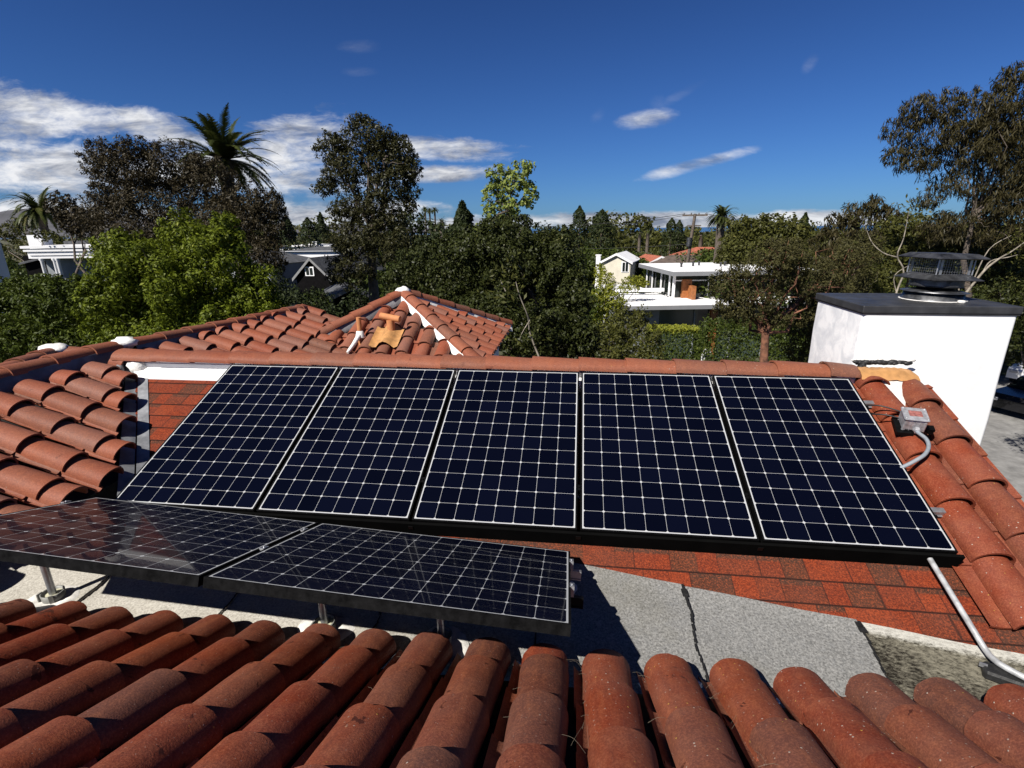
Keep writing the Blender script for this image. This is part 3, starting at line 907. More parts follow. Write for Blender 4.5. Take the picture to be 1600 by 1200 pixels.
# flue cap: base ring, storm collar, drum, skirt, mesh cage, lid
FC = Vector(at(1457, 463, 4.99)); FC.z = cz1 + .067
Mt = Matrix.Rotation(R(1.5), 3, 'Y') * .70
Mt = Mt.to_3x3()
mb = MB()
mb.lathe([(.335, 0), (.335, .012), (.318, .02), (.312, .085), (.20, .09)], FC, 40, M=Mt)
mb.lathe([(.352, .098), (.355, .102), (.20, .135), (.20, .128)], FC, 40, M=Mt)
obj('storm_collar', mb, M_VENTMETAL, chim)
mb = MB()
mb.lathe([(.19, .08), (.19, .16), (.285, .165), (.275, .18)], FC, 40, M=Mt)
obj('flue_throat', mb, M_VENTSHADE, chim)
mb = MB()
mb.lathe([(.275, .165), (.275, .255)], FC, 40, M=Mt)
sq = math.pi / 4 + .16
def sqr(r, z): return (r * 1.28, z)
mb.lathe([sqr(.345, .252), sqr(.352, .262), sqr(.23, .325), sqr(.22, .325)], FC, 4, False, phase=sq, M=Mt)
obj('flue_skirt', mb, M_VENTMETAL, chim)
mb = MB()
mb.lathe([sqr(.345, .505), sqr(.358, .515), sqr(.26, .568), (.0, .575)], FC, 4, False, phase=sq, M=Mt)
mb.lathe([sqr(.345, .505), (0, .50)], FC, 4, False, phase=sq, M=Mt)
obj('flue_lid', mb, M_VENTMETAL, chim)
mb = MB()
hw = .225
cr, sr = math.cos(.16), math.sin(.16)
def q2(x, y, z): return FC + Mt @ Vector((x * cr - y * sr, x * sr + y * cr, z))
for sx, sy in ((-1, -1), (1, -1), (1, 1), (-1, 1)):
    a = q2(sx * hw, sy * hw, .32); b_ = q2(sx * hw, sy * hw, .51)
    mb.tube([a, b_], .007, 4, tint=.2)
    mb.box(q2(sx * hw * .80, sy * hw, .415), (.020, .003, .133), Matrix.Rotation(.16, 3, 'Z'))
for side in range(4):
    (x0, y0), (x1, y1) = [((-hw, -hw), (hw, -hw)), ((hw, -hw), (hw, hw)), ((hw, hw), (-hw, hw)), ((-hw, hw), (-hw, -hw))][side]
    for i in range(15):
        k = i / 14; x = x0 + (x1 - x0) * k; y = y0 + (y1 - y0) * k
        mb.tube([q2(x, y, .32), q2(x, y, .51)], .0009, 3, False)
    for i in range(7):
        z = .325 + .18 * i / 6
        mb.tube([q2(x0, y0, z), q2(x1, y1, z)], .0009, 3, False)
obj('wire_mesh', mb, M_GALV, chim)
mb = MB()
mb.lathe([(.246, .001), (.246, .004), (.22, .008)], FC + Vector((0, 0, .001)), 30)
lump(mb, FC + Vector((.08, -.245, .008)), .022, (1.6, .7, .7), 12)
obj('flue_sealant', mb, M_SEALANT, chim)
# flashing where chimney, ridge and rake tiles meet
mb = MB()
V = []
for j in range(7):
    for i in range(13):
        x = 2.28 + (2.72 - 2.28) * i / 12; a = math.pi * (.12 + .62 * j / 6)
        y = RY - .01 - .125 * math.cos(a) * 1.0; z = RZ - .02 + .11 * math.sin(a) - .035 * max(0, (i - 9) / 3) ** 2
        V.append((x, y - .03, z + .006 * math.sin(i * 2.1 + j)))
mb.add(V, [(j * 13 + i, j * 13 + i + 1, (j + 1) * 13 + i + 1, (j + 1) * 13 + i) for j in range(6) for i in range(12)], True)
obj('orange_flashing', mb, M_TANFLASH, house)
mb = MB()
for i in range(26):
    x = 2.33 + .40 * i / 25 + random.uniform(-.01, .01)
    lump(mb, (x, RY + .085 + random.uniform(-.01, .01), RZ + .105 + random.uniform(-.006, .008)), random.uniform(.016, .03), (1.5, .8, .75), i, 7, 5)
for i in range(10): lump(mb, (2.36 + random.uniform(-.03, .03), RY - .12 + .02 * i, RZ + .0 + .01 * i), random.uniform(.02, .035), (1, 1, 1), 50 + i, 7, 5)
obj('tar_patch', mb, M_TAR, house)
mb = MB()
for i in range(14):
    x = 2.33 + .44 * i / 13; lump(mb, (x, RY + .10, RZ + .115 + random.uniform(-.012, .012)), random.uniform(.008, .018), (1.9, .6, .8), 80 + i, 6, 4)
obj('peeled_sealant', mb, M_SEALANT, house)
mb = MB()
V = [SF[0] + SF[1] * x + SF[2] * s + SF[3] * z for x, s, z in ((2.42, 1.60, .105), (2.65, 1.60, .105), (2.58, 1.46, .06), (2.525, 1.33, .035), (2.49, 1.40, .05))]
mb.add(V, [(0, 4, 3, 2, 1)])
obj('grey_mortar_wedge', mb, M_SEALANT, house)

# ------------------------------------------------------------------ solar panels
def hitp(px, py, P0, n):
    d = Vector(ray(px, py)); C = Vector(CP)
    return C + d * ((Vector(P0) - C).dot(n) / d.dot(n))


def panel_meshes(dusty):
    fr = MB(); W, H, l, o = 1.022, 1.534, .011, .0
    # black frame: four mitred bars round the glass
    for (x0, y0, x1, y1) in ((-l, -l, W + l, 0), (-l, H, W + l, H + l), (-l, 0, 0, H), (W, 0, W + l, H)):
        fr.box(((x0 + x1) / 2, (y0 + y1) / 2, -.0225), (x1 - x0, y1 - y0, .047))
    gl = MB(); gl.add([(0, 0, 0), (W, 0, 0), (W, H, 0), (0, H, 0)], [(0, 1, 2, 3)])
    gl.add([(0, 0, -.006), (W, 0, -.006), (W, H, -.006), (0, H, -.006)], [(3, 2, 1, 0)])
    return fr, gl


def make_panel(label, M, dusty=False, proto=None, group=None):
    p = thing('solar_panel', label, 'solar panel', (0, 0, 0), group)
    p.matrix_world = M
    fr, gl = panel_meshes(dusty)
    gl.tint = [random.random()] * len(gl.tint)
    obj('frame', fr, M_DUSTYFRAME if dusty else M_BLACKMETAL, p, local=True)
    obj('cell_sheet', gl, M_CELL, p, local=True, uv=((1, 0, 0), (0, 1, 0), (0, 0)))
    return p


def basis(x, y, z, o): return Matrix(((x[0], y[0], z[0], o[0]), (x[1], y[1], z[1], o[1]), (x[2], y[2], z[2], o[2]), (0, 0, 0, 1)))


random.seed(2)
g5 = 'portrait solar panels in the rear row'
labs = ['leftmost panel of the rear row, next to the bare patch of red shingles',
        'rear row solar panel second from the left, behind the gap between the two low panels',
        'middle solar panel of the five standing upright in the rear row',
        'rear row solar panel second from the right',
        'rightmost panel of the rear row, beside the junction box and rake tiles']
for i in range(5):
    make_panel(labs[i], basis(AU, AV, AN, OA + AU * 1.0654 * i), group=g5)
FU = Vector((.9986, -.0083, -.0518)).normalized(); FV = Vector((-.0097, .9412, -.3377)); FV = (FV - FU * FV.dot(FU)).normalized(); FN = FU.cross(FV)
FO = Vector((-1.530, 1.668, 6.595))
for k, lab in ((1, 'low landscape solar panel on posts, left of the front pair, mirroring brown tiles'),
               (0, 'low landscape solar panel on posts, right of the front pair, its end casting a shadow')):
    o = FO - FU * (1.534 + .0437) * k
    make_panel(lab, basis(FV, -FU, FN, o + FU * 1.534), True, group='low solar panels on posts in front')
# skirt and rails of the rear row
AM = basis(AU, AV, AN, OA)
def lcl(name, label, cat, M, group=None):
    t = thing(name, label, cat, (0, 0, 0), group); t.matrix_world = M; return t
t = lcl('array_skirt', 'long black skirt closing the gap under the bottom edge of the rear panels', 'panel skirt', AM)
mb = MB(); mb.box((2.645, -.026, -.066), (5.36, .018, .108)); mb.box((2.645, .02, -.118), (5.36, .09, .006))
obj('board', mb, M_SKIRT, t, local=True)
for i in range(4):
    mb = MB(); mb.box((1.0436 + 1.0654 * i, -.0365, -.05), (.03, .003, .03))
    obj('splice', mb, M_BLACKMETAL, t, local=True)
for v, lab in ((.32, 'lower mounting rail under the rear row, its end poking out near the skirt'), (1.32, 'upper mounting rail under the rear row, its end poking out by the junction box')):
    t = lcl('mounting_rail', lab, 'mounting rail', AM, 'rails under the rear row')
    mb = MB()
    mb.box((2.68, v, -.068), (5.46, .036, .036)); mb.box((2.68, v - .022, -.085), (5.46, .008, .006)); mb.box((2.68, v + .022, -.085), (5.46, .008, .006))
    obj('rail', mb, M_GALV, t, local=True)
    for i in range(4):
        mb = MB(); x = 1.0436 + 1.0654 * i
        mb.box((x, v, -.022), (.016, .045, .036)); mb.lathe([(.0, .004), (.006, .004), (.006, -.004)], (x, v, 0), 6, False)
        obj('clamp', mb, M_BLACKMETAL, t, local=True)
    for x in (.5, 1.9, 3.3, 4.7, 5.34):
        mb = MB(); mb.box((x, v - .03, -.10), (.045, .012, .06)); mb.box((x, v - .05, -.1245), (.045, .07, .008))
        obj('foot', mb, M_BLACKMETAL, t, local=True)
# rails of the front pair
FM = basis(FU, FV, FN, FO)
for v, lab in ((.44, 'front rail under the two low panels, carried on the posts'), (.84, 'back rail under the two low panels, near the rear row')):
    t = lcl('mounting_rail', lab, 'mounting rail', FM, 'rails under the low panels')
    mb = MB(); mb.box((-.02, v, -.068), (3.26, .036, .038)); mb.box((-.02, v, -.092), (3.26, .05, .006))
    obj('rail', mb, M_GALV if v > .5 else M_BLACKMETAL, t, local=True)
    for x in (-1.60, -.022, 1.552):
        mb = MB(); mb.box((x, v, -.02), (.022, .05, .05)); mb.tube([(x, v, -.02), (x, v, .010)], .006, 6)
        obj('clamp', mb, M_GALV, t, local=True)
# posts with sealed collars
def make_post(x, y, lab):
    zb = gz(x, y) + .010
    zt = FO.z - ((x - FO.x) * FN.x + (y - FO.y) * FN.y) / FN.z - .088
    t = thing('mounting_post', lab, 'post', (x, y, zb), 'short steel posts under the low panels')
    mb = MB(); mb.tube([(x, y, zb), (x - .0, y, zt)], .0185, 14)
    mb.box((x, y, zt - .004), (.06, .05, .012))
    obj('pipe', mb, M_GALV, t)
    mb = MB(); mb.lathe([(.052, 0), (.056, .052), (.050, .052), (.046, .02)], (x, y, zb), 24)
    mb.box((x - .052, y - .03, zb + .03), (.006, .03, .055)); mb.box((x + .035, y - .043, zb + .03), (.02, .006, .055), Matrix.Rotation(.7, 3, 'Z'))
    obj('collar', mb, M_ABS, t)
    mb = MB(); mb.lathe([(.05, .034), (.03, .038), (0, .040)], (x, y, zb), 20)
    obj('sealing_compound', mb, M_GREASE, t)
    mb = MB(); rr = random.Random(int(x * 100) & 255); n = 28; V = [(x, y, zb + .006)]
    for ring, (r, z) in enumerate(((.08, .010), (.108, .012), (.130, .001))):
        for i in range(n):
            a = 2 * math.pi * i / n; k = 1 + .10 * math.sin(a * 3 + x * 5) + rr.uniform(-.04, .05)
            V.append((x + r * k * 1.12 * math.cos(a), y - .015 + r * k * math.sin(a), zb + z + rr.uniform(-.002, .003)))
    F = [(0, 1 + i, 1 + (i + 1) % n) for i in range(n)]
    for j in range(2): F += [(1 + j * n + i, 1 + (j + 1) * n + i, 1 + (j + 1) * n + (i + 1) % n, 1 + j * n + (i + 1) % n) for i in range(n)]
    mb.add(V, F, True)
    obj('sealant_ring', mb, M_SEALANT, t)
make_post(-2.93, 2.10, 'leftmost steel post, its whole collar and white sealant ring in sunlight')
make_post(-1.27, 2.06, 'middle steel post, standing in a collar lit by a crescent of sun')
make_post(-.635, 2.04, 'rightmost front post, its foot almost hidden by a clay tile')
for x, w in ((-2.80, 'left'), (-.10, 'right')):
    make_post(x, 2.44, 'shaded back post under the %s end of the low panels' % w)

# ------------------------------------------------------------------ electrical bits
def curve_pts(P, n=6):
    P = [Vector(p) for p in P]; out = []
    for i in range(len(P) - 1):
        p0 = P[max(i - 1, 0)]; p1 = P[i]; p2 = P[i + 1]; p3 = P[min(i + 2, len(P) - 1)]
        for k in range(n):
            t = k / n
            out.append(.5 * ((2 * p1) + (p2 - p0) * t + (2 * p0 - 5 * p1 + 4 * p2 - p3) * t * t + (3 * p1 - p0 - 3 * p2 + p3) * t ** 3))
    return out + [P[-1]]
def onS(px, py, h): return hitp(px, py, SO + AN * h, AN)
t = thing('steel_conduit', 'straight galvanised conduit running down the shingles below the rightmost panel, bending east', 'conduit', onS(1500, 950, 0))
A_ = onS(1440, 852, .085); B_ = onS(1520, 983, .080)
g1 = onS(1541, 1017, .06); Z1 = g1.z + .004
P = [A_, A_.lerp(B_, .5), B_, g1] + [Vector(atz(px, py, Z1 + dz)) for px, py, dz in ((1556, 1033, .0), (1575, 1045, 0), (1604, 1060, 0), (1660, 1086, 0))]
mb = MB(); mb.tube(curve_pts(P, 6), .0145, 14)
obj('pipe', mb, M_CONDUIT, t)
mb = MB(); q = (B_ - A_).normalized(); mb.tube([A_.lerp(B_, .02), A_.lerp(B_, .07)], .0185, 12)
obj('coupling', mb, M_CONDUIT, t)
t = thing('pipe_support', 'black rubber block under the bend of the straight conduit', 'pipe support', P[5])
mb = MB(); c = P[6]; zb = gz(c.x, c.y)
c = P[5].lerp(P[6], .55)
mb.bbox((c.x, c.y - .0, (zb + .012 + c.z - .016) / 2), (.24, .085, c.z - .016 - zb - .012 + .001), .012, Matrix.Rotation(R(-28), 3, 'Z'))
obj('block', mb, M_TAR, t)
mb = MB(); mb.box(c + Vector((-.105, .058, -.018)), (.03, .008, .02), Matrix.Rotation(R(-28), 3, 'Z'))
obj('strap', mb, M_GALV, t)
JB = onS(1426, 657, .20)
Mj = Matrix.Rotation(R(-14), 3, 'Z') @ Matrix.Rotation(TILT * .95, 3, 'X')
t = thing('junction_box', 'cast grey junction box with a faded red label on a black bracket', 'junction box', JB)
mb = MB()
mb.bbox(JB, (.130, .118, .095), .012, Mj)
for sx in (-1, 1):
    for sy in (-1, 1): mb.tube([JB + Mj @ Vector((sx * .058, sy * .052, -.045)), JB + Mj @ Vector((sx * .058, sy * .052, .058))], .010, 8)
for k in range(5): mb.box(JB + Mj @ Vector((-.05 + .025 * k, -.0595, 0)), (.004, .004, .085), Mj)
obj('box', mb, M_ALU, t)
mb = MB(); mb.bbox(JB + Mj @ Vector((0, 0, .056)), (.148, .134, .014), .010, Mj)
for sx in (-1, 1):
    for sy in (-1, 1): mb.lathe([(0, .006), (.006, .005), (.007, 0)], JB + Mj @ Vector((sx * .062, sy * .055, .063)), 6, M=Mj)
lid = obj('lid', mb, M_ALU, t)
mb = MB(); mb.bbox(JB + Mj @ Vector((0, 0, .0642)), (.078, .058, .0022), .004, Mj)
obj('warning_label', mb, M_LABELRED, lid)
mb = MB(); mb.box(JB + Mj @ Vector((-.045, -.002, -.062)), (.10, .165, .026), Mj); mb.box(JB + Mj @ Vector((.04, 0, -.057)), (.20, .05, .018), Mj)
mb.box(JB + Mj @ Vector((-.045, -.07, -.085)), (.03, .03, .05), Mj); mb.box(JB + Mj @ Vector((.12, 0, -.07)), (.03, .05, .04), Mj)
obj('bracket', mb, M_BLACKMETAL, t)
t = thing('flexible_conduit', 'short grey bent conduit curling from the junction box to under the panel', 'conduit', onS(1440, 700, .1))
P = [JB + Mj @ Vector((.018, -.050, -.026)), JB + Mj @ Vector((.018, -.085, -.028)), onS(1447, 686, .185), onS(1451, 698, .180), onS(1445, 710, .172), onS(1430, 720, .155), onS(1410, 730, .125), onS(1393, 737, .095)]
mb = MB(); mb.tube(curve_pts(P, 7), .0125, 12)
obj('pipe', mb, M_GREYPIPE, t)
mb = MB(); mb.tube([P[0], P[0].lerp(P[1], 1.0)], .019, 12); mb.tube([P[0].lerp(P[1], .3), P[0].lerp(P[1], .7)], .023, 6, smooth=False)
obj('fitting', mb, M_ALU, t)
for k, (a, b, c, lab) in enumerate((((1345, 634), (1375, 634), (1413, 645), 'upper black cable running from the panel edge to the junction box'),
                              ((1350, 647), (1382, 648), (1412, 655), 'lower black cable running from the panel edge to the junction box'))):
    mb = MB(); mb.tube(curve_pts([onS(*a, .09), onS(*b, .155), onS(*c, .165)], 6), .0055, 6)
    tag(obj('black_cable', mb, M_CABLE), lab, 'cable', 'cables to the junction box')

# straw and twigs caught between the foreground tiles
random.seed(8)
mb = MB()
M_STRAW = plain('dry straw', (.20, .165, .12), .8)
def fpt(x, s, h): return FF[0] - FF[1] * x + FF[2] * s + FF[3] * h
for i in range(60):
    x = random.choice([-.42, -.14, .06, .08, .33, .6, -.7, -1.0]) + random.uniform(-.05, .05); s = random.uniform(.05, 1.0)
    L = random.uniform(.03, .12); a = random.uniform(0, 6.28); p = fpt(x, s, .045 + random.uniform(0, .02))
    d = Vector((math.cos(a), math.sin(a), 0)) * L
    mb.tube(curve_pts([p, p + d * .5 + Vector((0, 0, random.uniform(0, .02))), p + d + Vector((0, -.0, -.2 * d.y))], 3), 0.00045, 3, False)
tag(obj('straw_debris', mb, M_STRAW), 'thin dry straw caught in the gaps between foreground tiles', 'straw', kind='stuff')

# ------------------------------------------------------------------ ground, sea, hills
def ground_material():
    m, T, b, _ = new_mat('ground cover')
    co = objco(T)
    n = T.noise(co, .05, 5, .6); f = T.noise(co, 3, 5, .7)
    base = T.mix(T.rng(n, .4, .6), (.035, .05, .018), (.11, .095, .05))
    T.put(b.inputs['Base Color'], T.mix(T.rng(f, .3, .7, 0, .6), base, (.03, .03, .015)))
    b.inputs['Roughness'].default_value = 1
    return m
def plane_obj(name, pts, mat, kind='structure', z=None):
    mb = MB(); mb.add(pts, [tuple(range(len(pts)))]); return tag(obj(name, mb, mat), kind=kind)
plane_obj('ground', [(-4000, -300, 0), (4000, -300, 0), (4000, 900, 0), (-4000, 900, 0)], ground_material())
plane_obj('sea', [(-9000, 900, -.5), (9000, 900, -.5), (9000, 12000, -.5), (-9000, 12000, -.5)], plain('sea water', (.03, .09, .19), .25, var=.1, scale=.01))
M_ASPH = plain('pale asphalt', (.22, .215, .205), .9, var=.2, scale=2.0, bmp=.003)
plane_obj('driveway', [(10.5, 3, .008), (40, 3, .008), (40, 30, .008), (15.5, 30, .008), (10.5, 14, .008)], M_ASPH)
plane_obj('lawn', [(8.4, 6, .016), (14.0, 6, .016), (14.0, 14.6, .016), (11.0, 14.6, .016)], plain('dry lawn', (.20, .17, .09), .95, var=.3, scale=6))
# far hills to the north-west
mb = MB(); V = []; n = 90
for i in range(n + 1):
    X = -3600 + 3300 * i / n; Yh = 1500 + 400 * (i / n)
    h = 70 * math.exp(-((X + 1900) / 380) ** 2) + 34 * math.exp(-((X + 1250) / 300) ** 2) + 60 * math.exp(-((X + 2900) / 600) ** 2) + 14 * math.sin(X * .006) + 6 * math.sin(X * .021) + 10
    h = max(h, .3)
    V += [(X, Yh - 500, -1), (X, Yh - 200, h * .55), (X, Yh, h), (X, Yh + 500, -1)]
F = []
for i in range(n):
    for k in range(3): F.append((i * 4 + k, i * 4 + 4 + k, i * 4 + 5 + k, i * 4 + 1 + k))
mb.add(V, F, True)
tag(obj('hills', mb, plain('haze-tinted hillside', (.085, .085, .095), 1, var=.2, scale=.008)), kind='structure')  # blue-grey base colour has the distance haze painted in

# ------------------------------------------------------------------ foliage
LEAF = {
    'bright': leaf_material('bright green leaves', (.030, .045, .005), (.115, .142, .011), (.23, .25, .02), .5, .2, .25),
    'mid': leaf_material('mid green leaves', (.018, .028, .005), (.060, .080, .010), (.15, .17, .02), .5, .18, .25),  # darker green of the left shrub, its own leaf colour
    'brown': leaf_material('bronze-grey leaves', (.024, .019, .009), (.048, .038, .019), (.12, .095, .055), .5, .12),
    'grey': leaf_material('grey-green leaves', (.020, .021, .008), (.044, .043, .015), (.12, .105, .045), .45, .15),
    'dark': leaf_material('dark glossy leaves', (.013, .018, .005), (.038, .045, .011), (.13, .13, .04), .45, .12, .35),
    'pale': leaf_material('pale lime leaves', (.12, .16, .03), (.24, .28, .07), (.38, .36, .10), .5, .3),
    'conifer': leaf_material('conifer needles', (.012, .018, .006), (.026, .036, .010), (.055, .065, .02), .6, .05),
    'palm': leaf_material('palm leaflets', (.025, .032, .010), (.065, .078, .020), (.17, .14, .05), .4, .15),
    'hedge': leaf_material('hedge leaves', (.025, .038, .008), (.052, .070, .012), (.13, .15, .022), .45, .18),
    'olive': leaf_material('olive-green leaves', (.032, .036, .009), (.072, .074, .017), (.15, .135, .035), .5, .18),
    'willow': leaf_material('drooping grey-brown leaves', (.024, .021, .008), (.052, .044, .018), (.12, .10, .045), .45, .15),
    'yellow': leaf_material('yellow-green leaves', (.12, .14, .018), (.24, .25, .03), (.38, .36, .05), .5, .3),
    'straw': leaf_material('brown twiggy growth', (.030, .027, .010), (.064, .060, .020), (.12, .10, .035), .6, .15),
}
M_BARK = plain('grey-brown bark', (.12, .095, .075), .95, var=.3, scale=8, bmp=.01, bscale=20)
M_BARKPALE = plain('pale bark', (.27, .235, .185), .9, var=.3, scale=6, bmp=.005)
M_BARKRED = plain('peeling orange bark', (.21, .090, .050), .9, var=.35, scale=6, bmp=.008)


def leaf_mesh(name, P, Nn, size, asp, mat, parent, rs, droop=0.0, fold=True):
    """P centres (n,3), Nn preferred normals, size (n,)"""
    n = len(P)
    nn = Nn + rs.normal(0, .75, (n, 3)); nn /= np.linalg.norm(nn, axis=1, keepdims=True) + 1e-9
    t = rs.normal(0, 1, (n, 3)); t[:, 2] -= droop * 3
    t -= nn * (t * nn).sum(1, keepdims=True); t /= np.linalg.norm(t, axis=1, keepdims=True) + 1e-9
    b = np.cross(nn, t)
    L = size[:, None]; W = L * asp
    V = np.empty((n, 4, 3), np.float32)
    V[:, 0] = P - t * L * .5; V[:, 1] = P + b * W * .5 + nn * W * .12; V[:, 2] = P + t * L * .5; V[:, 3] = P - b * W * .5 + nn * W * .12
    me = bpy.data.meshes.new(name)
    me.vertices.add(4 * n); me.vertices.foreach_set('co', V.ravel())
    me.loops.add(4 * n); me.loops.foreach_set('vertex_index', np.arange(4 * n, dtype=np.int32))
    me.polygons.add(n); me.polygons.foreach_set('loop_start', np.arange(0, 4 * n, 4, dtype=np.int32))
    try: me.polygons.foreach_set('loop_total', np.full(n, 4, np.int32))
    except Exception: pass
    at_ = me.attributes.new('tint', 'FLOAT', 'FACE'); at_.data.foreach_set('value', np.clip(rs.beta(2, 2.2, n), 0, 1).astype(np.float32))
    me.update(calc_edges=True)
    me.validate()
    return link_mesh(name, me, mat, parent)


def crown_points(blobs, dens, rs, clump=.30, inner=.35, flat=1.0, nf=2.6):
    """blobs: (centre, radii xyz). returns points and outward normals; leaves gather in sub-clumps"""
    PP, NN = [], []
    for c, r in blobs:
        c = np.array(c); r = np.array(r)
        area = (r[0] * r[2] + r[0] * r[1] + r[1] * r[2]) * 4.19
        nleaf = int(area * dens)
        rc = clump * float(np.mean(r))
        nc = max(6, int(nf / (clump ** 2)))
        d = rs.normal(0, 1, (nc, 3)); d /= np.linalg.norm(d, axis=1, keepdims=True)
        u = rs.uniform(0, 1, nc) ** .45; u = .35 + .65 * u
        cc = c + d * r * u[:, None] * .93
        k = rs.randint(0, nc, nleaf)
        e = rs.normal(0, 1, (nleaf, 3)); e /= np.linalg.norm(e, axis=1, keepdims=True)
        q = rs.uniform(0, 1, nleaf) ** .5
        sz = rs.uniform(.6, 1.15, nc)[k]
        p = cc[k] + e * (q * rc * sz)[:, None] * np.array([1, 1, flat])
        nn = e * .8 + d[k] * .6 + np.array([0, 0, .35])
        PP.append(p); NN.append(nn)
        ni = int(nleaf * inner)
        if ni:
            d2 = rs.normal(0, 1, (ni, 3)); d2 /= np.linalg.norm(d2, axis=1, keepdims=True)
            PP.append(c + d2 * r * (rs.uniform(0, 1, ni) ** .33 * .74)[:, None]); NN.append(d2)
    return np.concatenate(PP), np.concatenate(NN)


def limb_path(a, b, rs, wob=.08, n=5):
    a = np.array(a, float); b = np.array(b, float); L = np.linalg.norm(b - a)
    P = [a + (b - a) * i / n + (rs.normal(0, wob * L, 3) * (0 < i < n)) for i in range(n + 1)]
    return P


def tree(name, label, cat, base, blobs, leaf, mat, bark=None, dens=60, asp=.45, clump=.30, inner=.35, seed=1, group=None, trunk_r=.2, limbs=6, droop=0.0, fork=None, twigs=0, nf=2.6):
    """blobs: (px, py, rpx, rpy, Y[, depth]) -- read off the survey photograph and given their real distance"""
    rs = np.random.RandomState(seed)
    B = []
    for q in blobs:
        px, py, rx, ry, Y = q[:5]
        c = at(px, py, Y); k = mpp(Y, px, py)
        ry_ = ry * k; rx_ = rx * k
        B.append((c, (rx_, (q[5] if len(q) > 5 else .85 * (rx_ + ry_) / 2), ry_)))
    bx, by = base
    t = thing(name, label, cat, (bx, by, 0), group)
    P, Nn = crown_points(B, dens, rs, clump, inner, nf=nf)
    P = P - np.array([bx, by, 0]); keep = P[:, 2] > .15; P = P[keep]; Nn = Nn[keep]
    size = leaf * rs.uniform(.65, 1.25, len(P))
    leaf_mesh('crown', P, Nn, size, asp, mat, t, rs, droop)
    mb = MB()
    cz = np.mean([b[0] for b in B], axis=0)
    top = np.array(fork if fork is not None else (bx * .35 + cz[0] * .65, by * .35 + cz[1] * .65, cz[2] * .45), float)
    tp = limb_path((bx, by, 0), top, rs, .03)
    mb.tube(tp, [trunk_r * (1.25 - .55 * i / 5) for i in range(6)], 10)
    for c, r in sorted(B, key=lambda q: -q[1][0])[:limbs]:
        pth = limb_path(top, c + np.array([0, 0, r[2] * .3]), rs, .06)
        mb.tube(pth, [trunk_r * .42 * (1 - .8 * i / 5) for i in range(6)], 7)
        for _ in range(3 + twigs):
            j = rs.randint(2, 5); d = rs.normal(0, 1, 3); d /= np.linalg.norm(d); e = c + d * np.array(r) * .85
            mb.tube(limb_path(pth[j], e, rs, .07, 4), [trunk_r * .15 * (1 - .8 * i / 4) for i in range(5)], 5)
    obj('trunk', mb, bark or M_BARK, t)
    return t


def palm(label, px, py, Y, rpx, n=70, seed=1, trunk_r=.35, name='palm_tree', mat='palm', droop=1.0, group=None, wleaf=.045, nl=34, skirt=True):
    rs = np.random.RandomState(seed)
    c = at(px, py, Y); k = mpp(Y, px, py); Rr = rpx * k
    t = thing(name, label, 'palm', (c[0], c[1], 0), group)
    PV = []; PF = []; tv = []
    def quad(a, b_, c_, d_, tt): i = len(PV); PV.extend([a, b_, c_, d_]); PF.append((i, i + 1, i + 2, i + 3)); tv.append(tt)
    for i in range(n):
        az = rs.uniform(0, 2 * math.pi)
        el = math.radians(76 - 100 * (i / n) ** .95 + rs.uniform(-8, 8))
        L = Rr * rs.uniform(.85, 1.12)
        d = np.array([math.cos(az) * math.cos(el), math.sin(az) * math.cos(el), math.sin(el)])
        hz = np.array([math.cos(az), math.sin(az), 0.]); side = np.cross(d, [0, 0, 1.]); side /= np.linalg.norm(side) + 1e-9
        p = np.array([c[0], c[1], c[2] - .1 * Rr]) + hz * .06 * Rr; prev = p.copy(); dd = d.copy()
        tt = rs.uniform(0, 1) * (.8 if el > -.2 else 1)
        seg = 12
        for j in range(seg):
            s = (j + 1) / seg
            dd = dd + np.array([0, 0, -.115 * droop * (.6 + 1.2 * s)]) + hz * .01; dd /= np.linalg.norm(dd)
            p = prev + dd * L / seg
            w = .012 * Rr * (1 - .7 * s)
            quad(prev - side * w, prev + side * w, p + side * w * .9, p - side * w * .9, tt)
            ll = Rr * .135 * math.sin(math.pi * min(1, .12 + .88 * s) ** .8) + .02 * Rr
            for sd in (-1, 1):
                for m_ in range(max(1, nl // seg)):
                    q = prev + (p - prev) * ((m_ + rs.uniform(0, .6)) / max(1, nl // seg))
                    dirn = side * sd * .75 + dd * .65 + np.array([0, 0, .10 - .25 * s]); dirn /= np.linalg.norm(dirn)
                    wv = dd * wleaf * Rr * .5
                    e = q + dirn * ll * rs.uniform(.8, 1.1)
                    quad(q - wv, q + wv, e + wv * .2, e - wv * .2, np.clip(tt + rs.uniform(-.2, .2), 0, 1))
            prev = p.copy()
    mb = MB(); L_ = np.array([c[0], c[1], 0])
    mb.v = [tuple(np.array(v)) for v in PV]; mb.n = len(PV); mb.f = PF; mb.sm = [False] * len(PF); mb.tint = [float(x) for x in tv]
    obj('crown', mb, LEAF[mat], t)
    mb = MB()
    zz = c[2] - .1 * Rr
    prof = [(trunk_r * 1.3, 0), (trunk_r, zz * .2), (trunk_r * .9, zz * .7), (trunk_r, zz - Rr * .18), (trunk_r * 1.5, zz - Rr * .06), (trunk_r * .8, zz + .03 * Rr), (0, zz + .06 * Rr)]
    mb.lathe(prof, (c[0], c[1], 0), 12)
    obj('trunk', mb, M_BARK, t)
    return t


